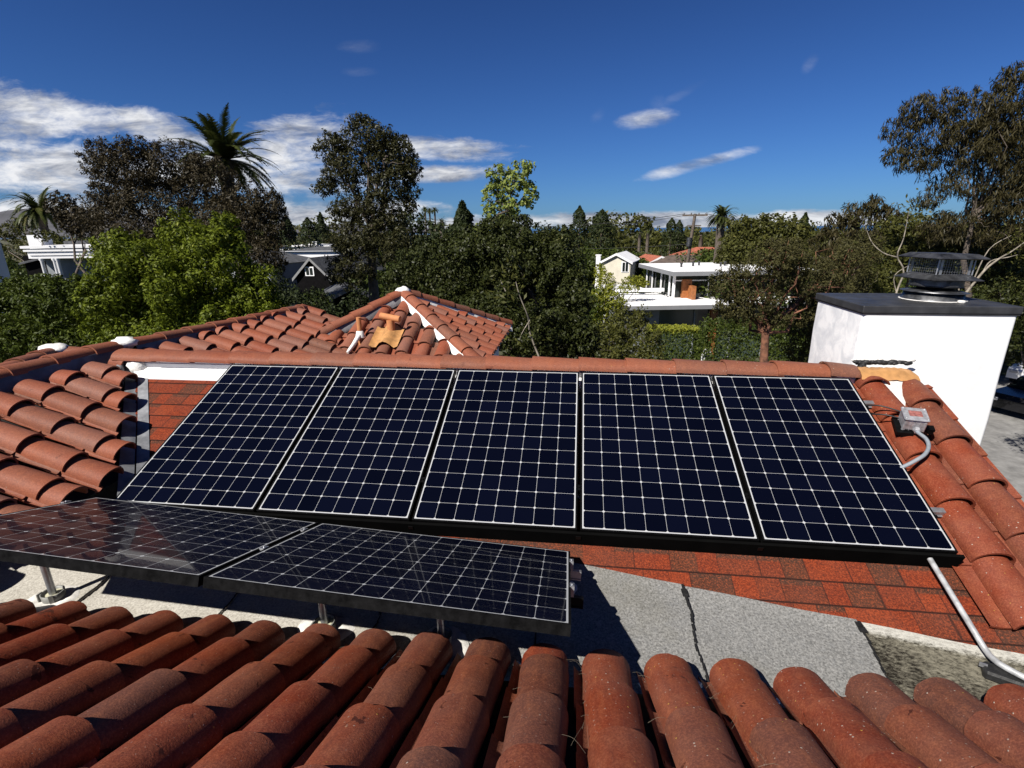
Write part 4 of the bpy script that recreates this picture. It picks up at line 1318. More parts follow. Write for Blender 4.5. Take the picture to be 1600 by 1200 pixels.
def conifer(label, px, ytop, ybot, Y, wpx, seed=1, group=None, mat='conifer', shape=1.0, dens=1500, leaf=.35):
    rs = np.random.RandomState(seed); k = mpp(Y, px, ytop)
    a = at(px, ytop, Y); b = at(px, ybot, Y); H = a[2] - b[2]; Rw = wpx * k
    t = thing('conifer_tree', label, 'tree', (a[0], a[1], 0), group)
    z = rs.uniform(0, 1, dens) ** .8
    rad = Rw * (1 - z ** (1.6 * shape)) ** .8 * (1 + .16 * np.sin(z * 23 + 3 * rs.uniform())) * rs.uniform(.55, 1.08, dens) ** .5
    an = rs.uniform(0, 2 * np.pi, dens); lobes = 1 + .18 * np.sin(an * 3 + z * 9 + seed)
    P = np.stack([rad * lobes * np.cos(an), rad * lobes * np.sin(an), b[2] + z * H], 1)
    N_ = np.stack([np.cos(an), np.sin(an), .4 + 0 * an], 1)
    leaf_mesh('crown', P, N_, leaf * rs.uniform(.6, 1.2, dens), .5, LEAF[mat], t, rs)
    mb = MB(); mb.tube([(a[0], a[1], 0), (a[0], a[1], a[2] - .15 * H)], [Rw * .12 + .05, .04], 7)
    obj('trunk', mb, M_BARK, t)
    return t


# --- left side
tree('broadleaf_tree', 'bright yellow-green leafy tree filling the left, right behind the house', 'tree', tuple(at(270, 500, 13)[:2]),
     [(235, 440, 95, 85, 11.6), (330, 425, 85, 80, 12), (195, 405, 50, 50, 12), (290, 375, 55, 45, 12.5), (350, 368, 28, 45, 12.5), (395, 470, 60, 60, 12), (180, 480, 60, 60, 11), (230, 470, 130, 60, 15, 1.5), (400, 500, 70, 50, 15, 1.2), (230, 530, 110, 45, 10.8), (330, 520, 90, 50, 11), (420, 520, 50, 50, 11.4), (262, 462, 40, 40, 10.6)],
     .105, LEAF['bright'], dens=360, asp=.42, clump=.21, inner=.6, nf=2.0, seed=3, trunk_r=.22)
tree('leafy_shrub', 'dark green bushy shrub at the left edge, below the white porch', 'shrub', tuple(at(60, 560, 11)[:2]),
     [(40, 478, 70, 48, 12.5), (100, 482, 60, 52, 11.8), (8, 462, 40, 30, 12.8), (80, 520, 110, 50, 15, 1.2), (130, 455, 34, 30, 12.4), (20, 530, 80, 50, 11), (110, 545, 75, 45, 11), (-40, 500, 70, 60, 12)],
     .105, LEAF['mid'], dens=330, asp=.42, clump=.21, inner=.6, nf=1.8, seed=4, trunk_r=.12)
tree('gum_tree', 'wide bronze-grey tree with a ragged crown, in front of the tall palm', 'tree', tuple(at(300, 400, 22)[:2]),
     [(195, 275, 62, 58, 21), (160, 250, 36, 34, 21), (265, 265, 70, 48, 22), (325, 288, 58, 48, 22), (385, 325, 46, 44, 21), (230, 335, 95, 60, 21), (345, 360, 85, 65, 21), (420, 345, 34, 55, 21), (160, 330, 42, 38, 21), (205, 385, 60, 40, 20), (420, 400, 36, 40, 20.5), (215, 232, 34, 20, 21.5), (432, 320, 18, 30, 21)],
       .14, LEAF['brown'], bark=M_BARK, dens=150, asp=.34, clump=.17, inner=.6, seed=5, trunk_r=.28, droop=.3)
palm('tall date palm with feathery drooping fronds rising above the bronze-grey tree', 348, 240, 27, 88, n=72, wleaf=.040, nl=44, droop=.78, seed=6, trunk_r=.36)
palm('smaller date palm near the left edge, above the white porch', 60, 322, 37, 46, n=64, wleaf=.045, nl=36, seed=7, trunk_r=.28)
tree('gum_tree', 'small dark bronze tree between the smaller date palm and the wide bronze tree', 'tree', tuple(at(178, 400, 30)[:2]),
     [(98, 325, 26, 26, 30), (118, 345, 30, 26, 30), (140, 350, 22, 30, 29)], .22, LEAF['brown'], dens=75, clump=.22, seed=8, trunk_r=.25)
tree('round_bush', 'rounded brown bush on the far side of the white porch', 'bush', tuple(at(70, 400, 33)[:2]), [(70, 368, 16, 9, 33), (45, 350, 26, 14, 44), (15, 362, 26, 18, 44)], .25, LEAF['olive'], dens=36, seed=9, trunk_r=.1)
# --- centre
tree('gum_tree', 'tallest grey-green tree left of centre with sky showing through its crown', 'tree', tuple(at(578, 470, 24)[:2]),
     [(575, 215, 52, 36, 24), (520, 232, 32, 30, 24), (625, 238, 32, 34, 24), (545, 265, 44, 36, 24), (618, 290, 44, 42, 24), (510, 290, 26, 20, 24), (570, 320, 50, 36, 24), (530, 330, 22, 18, 23.5), (640, 265, 22, 26, 24), (560, 372, 56, 36, 23.5), (615, 390, 48, 36, 23.5), (545, 425, 46, 32, 23), (612, 345, 34, 22, 24), (595, 250, 40, 36, 24), (640, 320, 16, 16, 24), (566, 186, 14, 10, 24)],
     .145, LEAF['grey'], dens=160, asp=.38, clump=.19, inner=.5, seed=10, trunk_r=.28, limbs=11, fork=tuple(at(580, 380, 24)))
tree('dark_fig_tree', 'broad dark glossy-leaved tree behind the hip roof, in the middle of the picture', 'tree', tuple(at(800, 560, 14)[:2]),
     [(800, 405, 85, 65, 13.5), (670, 405, 50, 34, 15), (850, 385, 46, 34, 14.5), (780, 470, 140, 70, 15.5, 1.6), (715, 425, 75, 62, 13.5), (640, 440, 50, 48, 13.8), (868, 420, 52, 62, 13.5), (790, 360, 55, 30, 14), (740, 390, 60, 40, 14), (760, 495, 95, 55, 12.5), (898, 470, 36, 60, 13), (840, 520, 75, 52, 12), (660, 500, 70, 50, 12.5), (910, 530, 40, 40, 12), (700, 540, 90, 40, 11.8), (880, 375, 26, 26, 14)],
     .085, LEAF['dark'], dens=460, asp=.52, clump=.20, inner=.7, seed=11, trunk_r=.3)
tree('pale_poplar', 'thin pale lime-leaved tree standing above the broad dark tree', 'tree', tuple(at(795, 400, 22)[:2]),
     [(778, 272, 22, 16, 22), (815, 266, 24, 16, 22), (800, 290, 38, 16, 22), (828, 305, 16, 22, 22), (768, 305, 18, 20, 22), (800, 318, 28, 14, 22), (765, 330, 14, 14, 22), (750, 355, 12, 8, 21), (735, 366, 8, 7, 20), (793, 340, 24, 14, 22)],
     .165, LEAF['pale'], dens=125, asp=.5, clump=.28, inner=.15, seed=12, trunk_r=.14, limbs=9, bark=M_BARK, fork=tuple(at(795, 330, 22)))
conifer('dark ragged conifer behind the left shoulder of the broad dark tree', 722, 316, 400, 48, 38, seed=13, shape=.5, dens=3600, leaf=.5)
tree('background_tree', 'dark low tree spreading right of the tallest grey-green tree', 'tree', tuple(at(655, 420, 40)[:2]), [(640, 350, 40, 22, 40), (675, 368, 40, 20, 40), (620, 372, 30, 22, 40)], .32, LEAF['conifer'], dens=26, seed=14, trunk_r=.3)
for i, (px, py, lab) in enumerate(((664, 326, 'leftmost of three slim far fan palms'), (671, 328, 'middle one of three slim far fan palms'), (679, 327, 'rightmost of three slim far fan palms'))):
    palm(lab, px, py, 110, 8.5, n=60, seed=20 + i, trunk_r=.20, droop=1.3, group='slim fan palms on the skyline', wleaf=.10, nl=12)
palm('short far palm just right of the three slim fan palms', 690, 346, 95, 11, n=44, seed=24, trunk_r=.4, wleaf=.08, nl=12)
conifer('narrow dark cypress between the wide bronze tree and the grey shingle house', 447, 338, 405, 60, 15, seed=25, shape=1.2)
conifer('rounded dark conifer above the grey shingle house', 480, 340, 392, 66, 17, seed=26, shape=1.3)
conifer('slim dark conifer at the edge of the tallest grey-green tree', 500, 332, 390, 70, 13, seed=27, shape=.9)
# --- centre right
conifer('left one of two tall dark conifers on the skyline', 906, 322, 400, 70, 18, seed=28, shape=1.4, dens=2200)
conifer('right one of two tall dark conifers on the skyline', 941, 328, 402, 68, 24, seed=29, shape=1.5, dens=2600)
conifer('dark twin-topped conifer left of the utility pole', 1050, 341, 404, 80, 16, seed=30, shape=1.3)
conifer('lower shoulder of dark conifer growth left of the utility pole', 1062, 344, 404, 84, 13, seed=31, shape=1.3)
conifer('small pointed conifer behind the round dark tree', 1259, 333, 372, 60, 10, seed=32, shape=1.0, dens=900)
palm('far date palm right of the utility pole with a full round head', 1128, 336, 52, 28, n=80, seed=33, trunk_r=.4, wleaf=.06, nl=24)
palm('small far palm left of the dark twin-topped conifer', 1013, 358, 90, 12, n=44, seed=34, trunk_r=.3, wleaf=.08, nl=12)
palm('small dim palm just right of the utility pole', 1096, 366, 80, 11, n=44, seed=35, trunk_r=.3, wleaf=.08, nl=12)
palm('small far palm between the tall conifers and the pole', 1000, 362, 100, 9, n=40, seed=36, trunk_r=.3, wleaf=.08, nl=12)
tree('round_dark_tree', 'dense rounded dark green tree right of the far date palm', 'tree', tuple(at(1200, 420, 42)[:2]),
     [(1160, 365, 36, 30, 42), (1200, 358, 46, 26, 42), (1240, 370, 34, 30, 42), (1185, 390, 60, 34, 41), (1235, 400, 40, 30, 41), (1140, 395, 26, 30, 41)],
     .28, LEAF['olive'], dens=50, clump=.2, inner=.5, seed=37, trunk_r=.4)
tree('peeling_bark_tree', 'brown-leaved tree with leaning orange peeling trunk, left of the chimney', 'tree', tuple(at(1214, 600, 17)[:2]),
     [(1190, 420, 52, 26, 17), (1142, 448, 34, 34, 17), (1170, 490, 44, 20, 17), (1230, 400, 40, 20, 17), (1240, 430, 60, 38, 17.5), (1180, 465, 50, 26, 17), (1260, 480, 36, 34, 18), (1135, 480, 22, 20, 17), (1300, 440, 50, 50, 19), (1225, 385, 40, 14, 18), (1290, 500, 30, 40, 18.5), (1215, 500, 30, 16, 17), (1330, 400, 40, 34, 20)],
     .11, LEAF['straw'], bark=M_BARKRED, dens=260, asp=.34, clump=.22, inner=.4, seed=38, trunk_r=.16, limbs=10, fork=tuple(at(1196, 520, 17)), twigs=4)
tree('drooping_gum', 'grey-leaved drooping tree midway between the round dark tree and the big eucalyptus', 'tree', tuple(at(1345, 420, 30)[:2]),
     [(1365, 325, 28, 18, 30), (1335, 338, 34, 22, 30), (1390, 335, 20, 16, 30), (1310, 358, 34, 26, 30), (1365, 360, 40, 26, 30), (1300, 385, 36, 24, 30)],
     .34, LEAF['willow'], dens=55, asp=.20, clump=.30, inner=.2, seed=39, trunk_r=.2, droop=1.0)
tree('eucalyptus_tree', 'huge drooping eucalyptus at the right edge with bare limbs below its crown', 'tree', tuple(at(1510, 470, 23)[:2]),
     [(1432, 172, 36, 28, 23), (1480, 165, 38, 26, 23), (1530, 180, 50, 40, 23), (1580, 160, 48, 46, 23), (1410, 205, 32, 26, 23), (1455, 215, 50, 38, 23), (1520, 235, 60, 44, 23), (1590, 230, 60, 60, 23), (1400, 245, 26, 18, 23), (1440, 255, 42, 26, 23), (1500, 285, 50, 26, 23), (1570, 290, 50, 34, 23), (1450, 312, 24, 18, 23), (1545, 330, 40, 24, 23), (1600, 340, 40, 34, 23), (1640, 200, 60, 80, 23), (1655, 300, 50, 60, 23), (1478, 340, 24, 12, 23), (1590, 122, 36, 22, 23), (1550, 210, 60, 50, 23), (1610, 270, 50, 60, 23), (1560, 320, 50, 30, 23), (1490, 360, 60, 24, 23), (1580, 370, 60, 24, 23)],
     .24, LEAF['willow'], dens=105, asp=.16, clump=.23, inner=.35, seed=40, trunk_r=.12, limbs=14, droop=1.0, fork=tuple(at(1520, 345, 23)), twigs=3)
tree('leafy_tree', 'yellow-olive dense tree behind the flue cap', 'tree', tuple(at(1440, 480, 27)[:2]),
     [(1410, 355, 40, 22, 28), (1450, 370, 50, 30, 28), (1500, 385, 60, 34, 27), (1560, 395, 60, 34, 27), (1620, 380, 50, 40, 27), (1400, 405, 60, 34, 26), (1480, 425, 70, 34, 25), (1570, 440, 70, 34, 25), (1370, 440, 40, 30, 24)],
     .17, LEAF['olive'], dens=120, asp=.5, clump=.20, inner=.5, seed=41, trunk_r=.3)
tree('leafy_tree', 'dark green dense tree low at the right edge behind the chimney', 'tree', tuple(at(1760, 560, 21)[:2]),
     [(1600, 500, 36, 50, 21), (1640, 470, 50, 60, 21), (1595, 555, 30, 22, 22), (1560, 470, 40, 40, 22), (1650, 540, 40, 40, 21)], .14, LEAF['dark'], dens=110, clump=.22, inner=.5, seed=42, trunk_r=.12, limbs=2)
tree('twiggy_shrub', 'tall brown twiggy shrub left behind the chimney', 'shrub', tuple(at(1300, 560, 20)[:2]),
     [(1325, 430, 44, 50, 21), (1285, 470, 36, 50, 20), (1255, 520, 34, 50, 19.5), (1345, 390, 40, 28, 22), (1300, 530, 40, 40, 20)], .13, LEAF['straw'], dens=220, asp=.3, clump=.26, inner=.3, seed=43, trunk_r=.08, twigs=4, bark=M_BARKPALE)
tree('dark_shrub', 'nearly black shaded shrubbery below the dark pointed gable', 'shrub', tuple(at(470, 520, 17)[:2]),
     [(470, 480, 60, 40, 17), (430, 450, 34, 34, 18), (525, 500, 44, 36, 16), (500, 530, 60, 40, 14), (560, 470, 22, 26, 18), (440, 520, 50, 40, 14)], .12, LEAF['conifer'], dens=120, clump=.2, inner=.5, seed=60, trunk_r=.08)
# bare pale limbs against the dark foliage
def bare_tree(label, paths, r0, bark, base, name='bare_tree'):
    rs = np.random.RandomState(len(paths)); t = thing(name, label, 'tree', (base[0], base[1], 0))
    mb = MB()
    for pp, k in paths:
        P = [Vector(at(px, py, Y)) for px, py, Y in pp]
        C_ = curve_pts(P, 4)
        mb.tube(C_, [r0 * k * (1 - .75 * i / len(C_)) for i in range(len(C_))], 7)
    obj('trunk', mb, bark, t)
    # a few leaf tufts at the tips
    pts = []
    for pp, k in paths:
        px, py, Y = pp[-1]; c = at(px, py, Y); pts.append(c + rs.normal(0, .22, (60, 3)))
    P = np.concatenate(pts) - np.array([base[0], base[1], 0])
    leaf_mesh('crown', P, rs.normal(0, 1, P.shape), .14 * rs.uniform(.6, 1.2, len(P)), .35, LEAF['olive'], t, rs)
    return t
b = at(1402, 470, 17)
bare_tree('slim white-barked bare sapling just left of the flue cap',
          [(((1395, 560, 17), (1398, 470, 17), (1412, 425, 17), (1402, 400, 17), (1412, 372, 17), (1420, 330, 17)), 1.0), (((1402, 402, 17), (1380, 395, 17), (1362, 378, 17.2), (1352, 352, 17.4)), .6), (((1400, 455, 17), (1398, 430, 17), (1425, 412, 17)), .5)],
          .034, M_BARKPALE, b)
b = at(1560, 480, 19)
bare_tree('pale slanting bare limbs right of the flue cap',
          [(((1500, 470, 19), (1536, 425, 19), (1560, 405, 19), (1582, 392, 19), (1610, 372, 19)), 1.0), (((1536, 425, 19), (1548, 408, 19), (1575, 402, 19), (1590, 398, 19)), .6), (((1520, 440, 19), (1545, 390, 19), (1580, 368, 19)), .5), (((1515, 540, 19), (1500, 470, 19), (1498, 440, 19)), 1.0)],
          .045, M_BARKPALE, b)
b = at(820, 560, 11.5)
bare_tree('pale bare branch showing through the broad dark tree',
          [(((845, 565, 10.6), (828, 520, 10.6), (826, 498, 10.5), (812, 462, 10.4), (806, 440, 10.4)), 1.0), (((828, 500, 10.5), (816, 520, 10.4), (812, 530, 10.4)), .6), (((790, 455, 10.6), (782, 438, 10.6)), .6)],
          .022, M_BARKPALE, b)

# --- hedges and garden plants in front of the white modern house
def hedge(label, px0, px1, pyt, pyb, Y, depth, mat, leaf, dens, seed, name='hedge', ragged=.06, cat='hedge', group=None, growth=False):
    rs = np.random.RandomState(seed)
    a = at(px0, pyt, Y); b = at(px1, pyt, Y); zt = (a[2] + b[2]) / 2; x0, x1 = a[0], b[0]
    t = thing(name, label, cat, ((x0 + x1) / 2, Y + depth / 2, 0), group)
    w = x1 - x0; A = [w * zt, w * depth, depth * zt]; P = []; Nn = []
    n = int(dens * w * zt); u = rs.uniform(0, 1, (n, 2)); P.append(np.stack([x0 + u[:, 0] * w, Y + rs.normal(0, ragged, n), u[:, 1] * zt], 1)); Nn.append(np.tile([0, -1, .3], (n, 1)))
    n = int(dens * w * depth); u = rs.uniform(0, 1, (n, 2)); P.append(np.stack([x0 + u[:, 0] * w, Y + u[:, 1] * depth, zt + rs.normal(0, ragged, n)], 1)); Nn.append(np.tile([0, 0, 1.], (n, 1)))
    for xx, s in ((x0, -1), (x1, 1)):
        n = int(dens * depth * zt); u = rs.uniform(0, 1, (n, 2)); P.append(np.stack([xx + rs.normal(0, ragged, n), Y + u[:, 0] * depth, u[:, 1] * zt], 1)); Nn.append(np.tile([s, 0, .3], (n, 1)))
    n = int(dens * w * zt * .5); u = rs.uniform(0, 1, (n, 3)); P.append(np.stack([x0 + u[:, 0] * w, Y + u[:, 1] * depth, u[:, 2] * zt * .97], 1)); Nn.append(np.tile([0, 0, 1.], (n, 1)))
    P = np.concatenate(P) - np.array(t.location); Nn = np.concatenate(Nn)
    leaf_mesh('foliage', P, Nn, leaf * rs.uniform(.6, 1.2, len(P)), .55, mat, t, rs)
    mb = MB()
    for i in range(6):
        x = x0 + w * (i + .5) / 6; mb.tube([(x, Y + depth / 2, 0), (x + .05, Y + depth / 2, zt * .6)], [.04, .02], 5)
    obj('stem', mb, M_BARK, t)
    if growth:
        n = int(dens * 2.2 * w * depth); u = rs.uniform(0, 1, (n, 2))
        Q = np.stack([x0 + u[:, 0] * w, Y + u[:, 1] * depth, zt + rs.uniform(-.12, .16, n)], 1) - np.array(t.location)
        leaf_mesh('sunlit_growth', Q, np.tile([0, -.3, 1.], (n, 1)), leaf * rs.uniform(.6, 1.2, n), .5, LEAF['yellow'], t, rs)  # yellower young leaves, also standing in for sun on the hedge top
    return t
hedge('clipped box hedge with a bright sunlit top, below the modern house', 1015, 1097, 519, 575, 25, 1.3, LEAF['hedge'], .13, 420, 50, growth=True)
hedge('clipped dark hedge right of the garden gate', 1110, 1275, 512, 575, 23, 1.6, LEAF['hedge'], .13, 420, 51, ragged=.12)
tree('bamboo_clump', 'tall yellow-green bamboo-like hedge left of the modern house', 'hedge', tuple(at(945, 480, 32)[:2]),
     [(945, 440, 18, 26, 32), (936, 424, 12, 14, 33), (938, 470, 22, 30, 31.5), (960, 470, 20, 34, 31.5), (985, 445, 20, 16, 33), (1000, 440, 14, 12, 33), (945, 510, 30, 30, 31)], .16, LEAF['yellow'], dens=70, clump=.22, inner=.5, seed=52, trunk_r=.1)
tree('round_bush', 'olive bush in front of the left end of the modern house', 'bush', tuple(at(985, 560, 22)[:2]),
     [(975, 510, 36, 34, 22), (1005, 535, 36, 36, 21), (945, 535, 36, 40, 21), (1000, 495, 18, 20, 22), (960, 560, 50, 30, 20), (1005, 565, 40, 26, 20)], .14, LEAF['olive'], dens=110, clump=.2, inner=.5, seed=53, trunk_r=.1)
tree('round_bush', 'small bright yellow bush beside the modern house roof', 'bush', tuple(at(1012, 470, 40)[:2]), [(1012, 443, 8, 5, 40), (1005, 446, 8, 4, 40)], .2, LEAF['yellow'], dens=30, seed=54, trunk_r=.05)
tree('garden_bush', 'brown-green bush above the dark clipped hedge', 'bush', tuple(at(1140, 540, 24)[:2]), [(1135, 512, 26, 14, 24), (1165, 520, 26, 16, 24)], .15, LEAF['olive'], dens=50, seed=55, trunk_r=.05)
rs = np.random.RandomState(3)
for i, px in enumerate((1100, 1104, 1108)):
    c = at(px, 545, 24); t = thing('columnar_cactus', ('left slim yellow-green columnar plant beside the garden gate', 'middle, shorter of three slim columnar plants beside the garden gate', 'right slim yellow-green columnar plant, nearest the dark clipped hedge')[i], 'plant', (c[0], c[1], 0), 'slim columnar plants by the gate')
    mb = MB(); zt = at(px, (520, 526, 518)[i], 24)[2]; mb.tube([(c[0], c[1], 0), (c[0] + .02, c[1], zt * .6), (c[0] + .02, c[1], zt)], [.07, .075, .03], 8)
    obj('stem', mb, LEAF['yellow'], t)
g = at(1104, 560, 23.5)
t = thing('garden_gate', 'small white rounded garden gate between the two hedges', 'gate', (g[0], g[1], 0))
mb = MB(); zt = at(1104, 545, 23.5)[2]; V = []
for i in range(13):
    a = math.pi * i / 12; V.append((g[0] - .22 * math.cos(a), zt - .35 + .35 * math.sin(a)))
pts = [(g[0] - .22, 0)] + V + [(g[0] + .22, 0)]
n = len(pts); mb.add([(x, g[1], z) for x, z in pts] + [(x, g[1] + .08, z) for x, z in pts], [tuple(range(n)), tuple(range(2 * n - 1, n - 1, -1))] + [(i, n + i, n + (i + 1) % n, (i + 1) % n) for i in range(n)])
obj('panel', mb, M_STUCCO, t)
mb = MB(); mb.box((g[0] + .15, g[1] - .03, zt - .7), (.03, .04, .12)); obj('handle', mb, M_BLACKMETAL, t)

# ------------------------------------------------------------------ neighbouring buildings
M_WHITE = plain('white painted render', (.80, .80, .80), .7, var=.04, scale=1)
M_GLASS, T, b_, _ = new_mat('dark window glass')
b_.inputs['Base Color'].default_value = (.012, .017, .016, 1); b_.inputs['Roughness'].default_value = .06; b_.inputs['Specular IOR Level'].default_value = .5
M_GREENGLASS, T, b_, _ = new_mat('curtained green-grey glass')
b_.inputs['Base Color'].default_value = (.05, .07, .06, 1); b_.inputs['Roughness'].default_value = .15
M_WOOD = plain('varnished cedar', (.32, .115, .035), .5, var=.2, scale=5)
M_SHINGLEGREY = plain('grey shingles', (.075, .078, .085), .9, var=.25, scale=3, bmp=.02, bscale=8)
M_REDROOF = plain('far red tile roof', (.34, .10, .055), .85, var=.2, scale=3, bmp=.03, bscale=6)
M_BROWNROOF = plain('far brown roof', (.10, .075, .06), .9, var=.2, scale=2)
M_CREAM = plain('cream painted wall', (.62, .58, .47), .8, var=.05, scale=2)
M_DARKWALL = plain('shade-darkened shingle wall', (.006, .0055, .006), .95, var=.2, scale=4, spec=.05)  # near black: shade of the trees put into the wall colour
M_TRIM = plain('grey trim', (.22, .22, .22), .8)  # even grey trim for the dark-walled houses
M_GREYWALL = plain('grey siding', (.25, .27, .28), .8, var=.1, scale=2)

# modern white house
c = at(1051, 432, 34.0)
mh = thing('modern_house', 'white modern flat-roofed house with overhanging slabs, glass walls and cedar panels', 'house', (c[0], c[1], 0))
Mh = Matrix.Rotation(R(9.0), 3, 'Z'); O_ = Vector((c[0], c[1], 0))
def hb(mb, x0, x1, y0, y1, z0, z1): return mb.box(O_ + Mh @ Vector(((x0 + x1) / 2, (y0 + y1) / 2, (z0 + z1) / 2)), (x1 - x0, y1 - y0, z1 - z0), Mh)
zu = at(1051, 425, 34)[2]; zl = at(1050, 478, 31.4)[2]
M_FASCIA = plain('grey fascia', (.20, .205, .215), .7, var=.05, scale=1)  # grey slab edges below the white roof tops
mb = MB(); hb(mb, 0, 9.5, 0, 8.0, zu - .26, zu); ur = obj('upper_fascia', mb, M_FASCIA, mh)
mb = MB(); hb(mb, .03, 9.47, .03, 7.97, zu, zu + .03)
obj('upper_roof', mb, M_WHITE, mh)
mb = MB(); hb(mb, -3.6, 9.5, -2.4, 1.2, zl - .24, zl); hb(mb, -3.6, .3, 1.2, 3.8, zl - .24, zl); obj('lower_fascia', mb, M_FASCIA, mh)
mb = MB(); hb(mb, -3.57, 9.47, -2.37, 1.17, zl, zl + .02); hb(mb, -3.57, .27, 1.17, 3.77, zl, zl + .02); obj('lower_roof', mb, M_WHITE, mh)
mb = MB(); hb(mb, .55, 9.3, 1.0, 1.08, zl + .02, zu - .26); hb(mb, .55, .63, 1.08, 7.2, zl + .02, zu - .26); obj('window', mb, M_GLASS, mh)
mb = MB()
for x in (.48, 2.72, 5.2, 7.2): hb(mb, x, x + .07, .94, 1.0, zl, zu - .26)
hb(mb, .48, 9.3, .95, 1.0, zl + .62 * (zu - zl), zl + .66 * (zu - zl))
for y in (.94, 1.7, 3.5, 5.6, 7.0):
    q_ = MB(); hb(q_, .40, .478, y, y + .14, zl + .02, zu - .26); obj('post', q_, M_WHITE, mh)
tag(obj('window_frame', mb, M_WHITE, mh))
mb = MB(); hb(mb, .95, 1.55, .70, .94, zl + .02, zu - .55); hb(mb, 1.3, 1.52, -.2, .70, zl + .02, zu - .9); obj('cedar_panel', mb, M_WOOD, mh)
mb = MB(); hb(mb, -1.2, 1.2, -1.6, -1.52, 0, zl - .24); hb(mb, 2.6, 9.2, -1.6, -1.52, 0, zl - .24); obj('lower_window', mb, M_GREENGLASS, mh)
mb = MB(); hb(mb, 1.2, 1.95, -1.5, -1.44, 0, zl - .24); obj('door', mb, M_GLASS, mh)
mb = MB(); hb(mb, 1.97, 2.4, -1.75, -1.52, 0, zl - .30); obj('lower_cedar_panel', mb, M_WOOD, mh)
mb = MB()
for x in (.95, 3.3, 5.4, 7.4):
    q_ = MB(); hb(q_, x, x + .08, -1.68, -1.6, 0, zl - .24); obj('mullion', q_, M_GREYWALL, mh)
hb(mb, -3.3, -1.2, -1.6, 3.6, 0, zl - .24)
obj('lower_wall', mb, M_GREYWALL, mh)
mb = MB()
for i, x in enumerate((1.8, 2.9, 3.6, 4.6, 5.2)): mb.lathe([(.07, 0), (.07, .22), (.11, .24), (.11, .30)], O_ + Mh @ Vector((x, 3.6 + .7 * (i % 3), zu + .03)), 8)
obj('roof_vent', mb, M_COPING, mh)
zc = at(1000, 452, 36)[2]
mb = MB()
for (x0, x1, y0, y1) in ((-3.9, -1.0, 2.6, 2.9), (-3.9, -1.0, 5.2, 5.5), (-3.9, -3.6, 2.9, 5.2), (-1.3, -1.0, 2.9, 5.2), (-1.0, .4, 2.6, 2.9)): hb(mb, x0, x1, y0, y1, zc - .22, zc)
for x, y in ((-3.7, 2.8), (-3.7, 5.3)): hb(mb, x, x + .12, y, y + .12, 0, zc - .22)
obj('pergola_frame', mb, M_WHITE, mh)


def gable_house(name, label, px, py_eave, Y, w, d, rise, rot, wall, roof, chimney=None, windows=(), group=None, hip=False, over=.25, zwall=None):
    """px,py_eave locate the middle of the front eave line"""
    c = at(px, py_eave, Y); ze = c[2] if zwall is None else zwall
    t = thing(name, label, 'house', (c[0], c[1], 0), group); M = Matrix.Rotation(R(rot), 3, 'Z'); O = Vector((c[0], c[1], 0))
    def L(x, y, z): return O + M @ Vector((x, y, z))
    mb = MB()
    # gable end faces the viewer when ridge runs along +y
    V = [L(-w / 2, 0, 0), L(w / 2, 0, 0), L(w / 2, 0, ze), L(0, 0, ze + (0 if hip else rise)), L(-w / 2, 0, ze), L(-w / 2, d, 0), L(w / 2, d, 0), L(w / 2, d, ze), L(0, d, ze + (0 if hip else rise)), L(-w / 2, d, ze)]
    mb.add(V, [(0, 1, 2, 3, 4), (9, 8, 7, 6, 5), (1, 6, 7, 2), (5, 0, 4, 9)])
    obj('wall', mb, wall, t)
    mb = MB(); k = rise / (w / 2); o = over; th = .10
    if hip:
        r = max(0, d / 2 - .01); e = ze - o * .3
        a = min(w, d) / 2
        rid = [L(0, a, ze + rise), L(0, max(a, d - a), ze + rise)] if d >= w else [L(-w / 2 + a, d / 2, ze + rise), L(w / 2 - a, d / 2, ze + rise)]
        V = [L(-w / 2 - o, -o, e), L(w / 2 + o, -o, e), L(w / 2 + o, d + o, e), L(-w / 2 - o, d + o, e)] + rid
        if d >= w: mb.add(V, [(0, 1, 4), (1, 2, 5, 4), (2, 3, 5), (3, 0, 4, 5), (3, 2, 1, 0)])
        else: mb.add(V, [(0, 1, 5, 4), (1, 2, 5), (2, 3, 4, 5), (3, 0, 4), (3, 2, 1, 0)])
    else:
        for s in (-1, 1):
            a = [L(s * (w / 2 + o), -o, ze - o * k), L(0, -o, ze + rise + .0), L(0, d + o, ze + rise), L(s * (w / 2 + o), d + o, ze - o * k)]
            b = [p + Vector((0, 0, th)) for p in a]
            mb.add(a + b, [(0, 1, 2, 3), (7, 6, 5, 4), (0, 4, 5, 1), (3, 2, 6, 7), (0, 3, 7, 4)])
    rf = obj('roof', mb, roof, t)
    if not hip:
        mb = MB()
        for s in (-1, 1):
            a = [L(s * (w / 2 + o), -o - .02, ze - o * k - .10), L(0, -o - .02, ze + rise - .10), L(0, -o - .02, ze + rise + th + .02), L(s * (w / 2 + o), -o - .02, ze - o * k + th + .02)]
            mb.add(a, [(0, 1, 2, 3) if s < 0 else (3, 2, 1, 0)])
        obj('bargeboard', mb, M_TRIM if wall is M_DARKWALL else M_WHITE, t)
    for (x, z, ww, wh) in windows:
        mb = MB(); P = L(x, -.03, z); mb.box(P, (ww + .16, .05, wh + .16), M); f = obj('window', mb, M_WHITE, t)
        mb = MB(); mb.box(L(x - ww / 4 - .01, -.06, z), (ww / 2 - .05, .03, wh), M); mb.box(L(x + ww / 4 + .01, -.06, z), (ww / 2 - .05, .03, wh), M); obj('pane', mb, M_GLASS, f)
    if chimney:
        x, y, ww, zt, mt = chimney
        mb = MB(); P = L(x, y, (zt) / 2); mb.box(P, (ww, ww, zt), M); mb.box(L(x, y, zt + .04), (ww + .12, ww + .12, .10), M); obj('chimney', mb, mt, rf)
    return t
k55 = mpp(55)
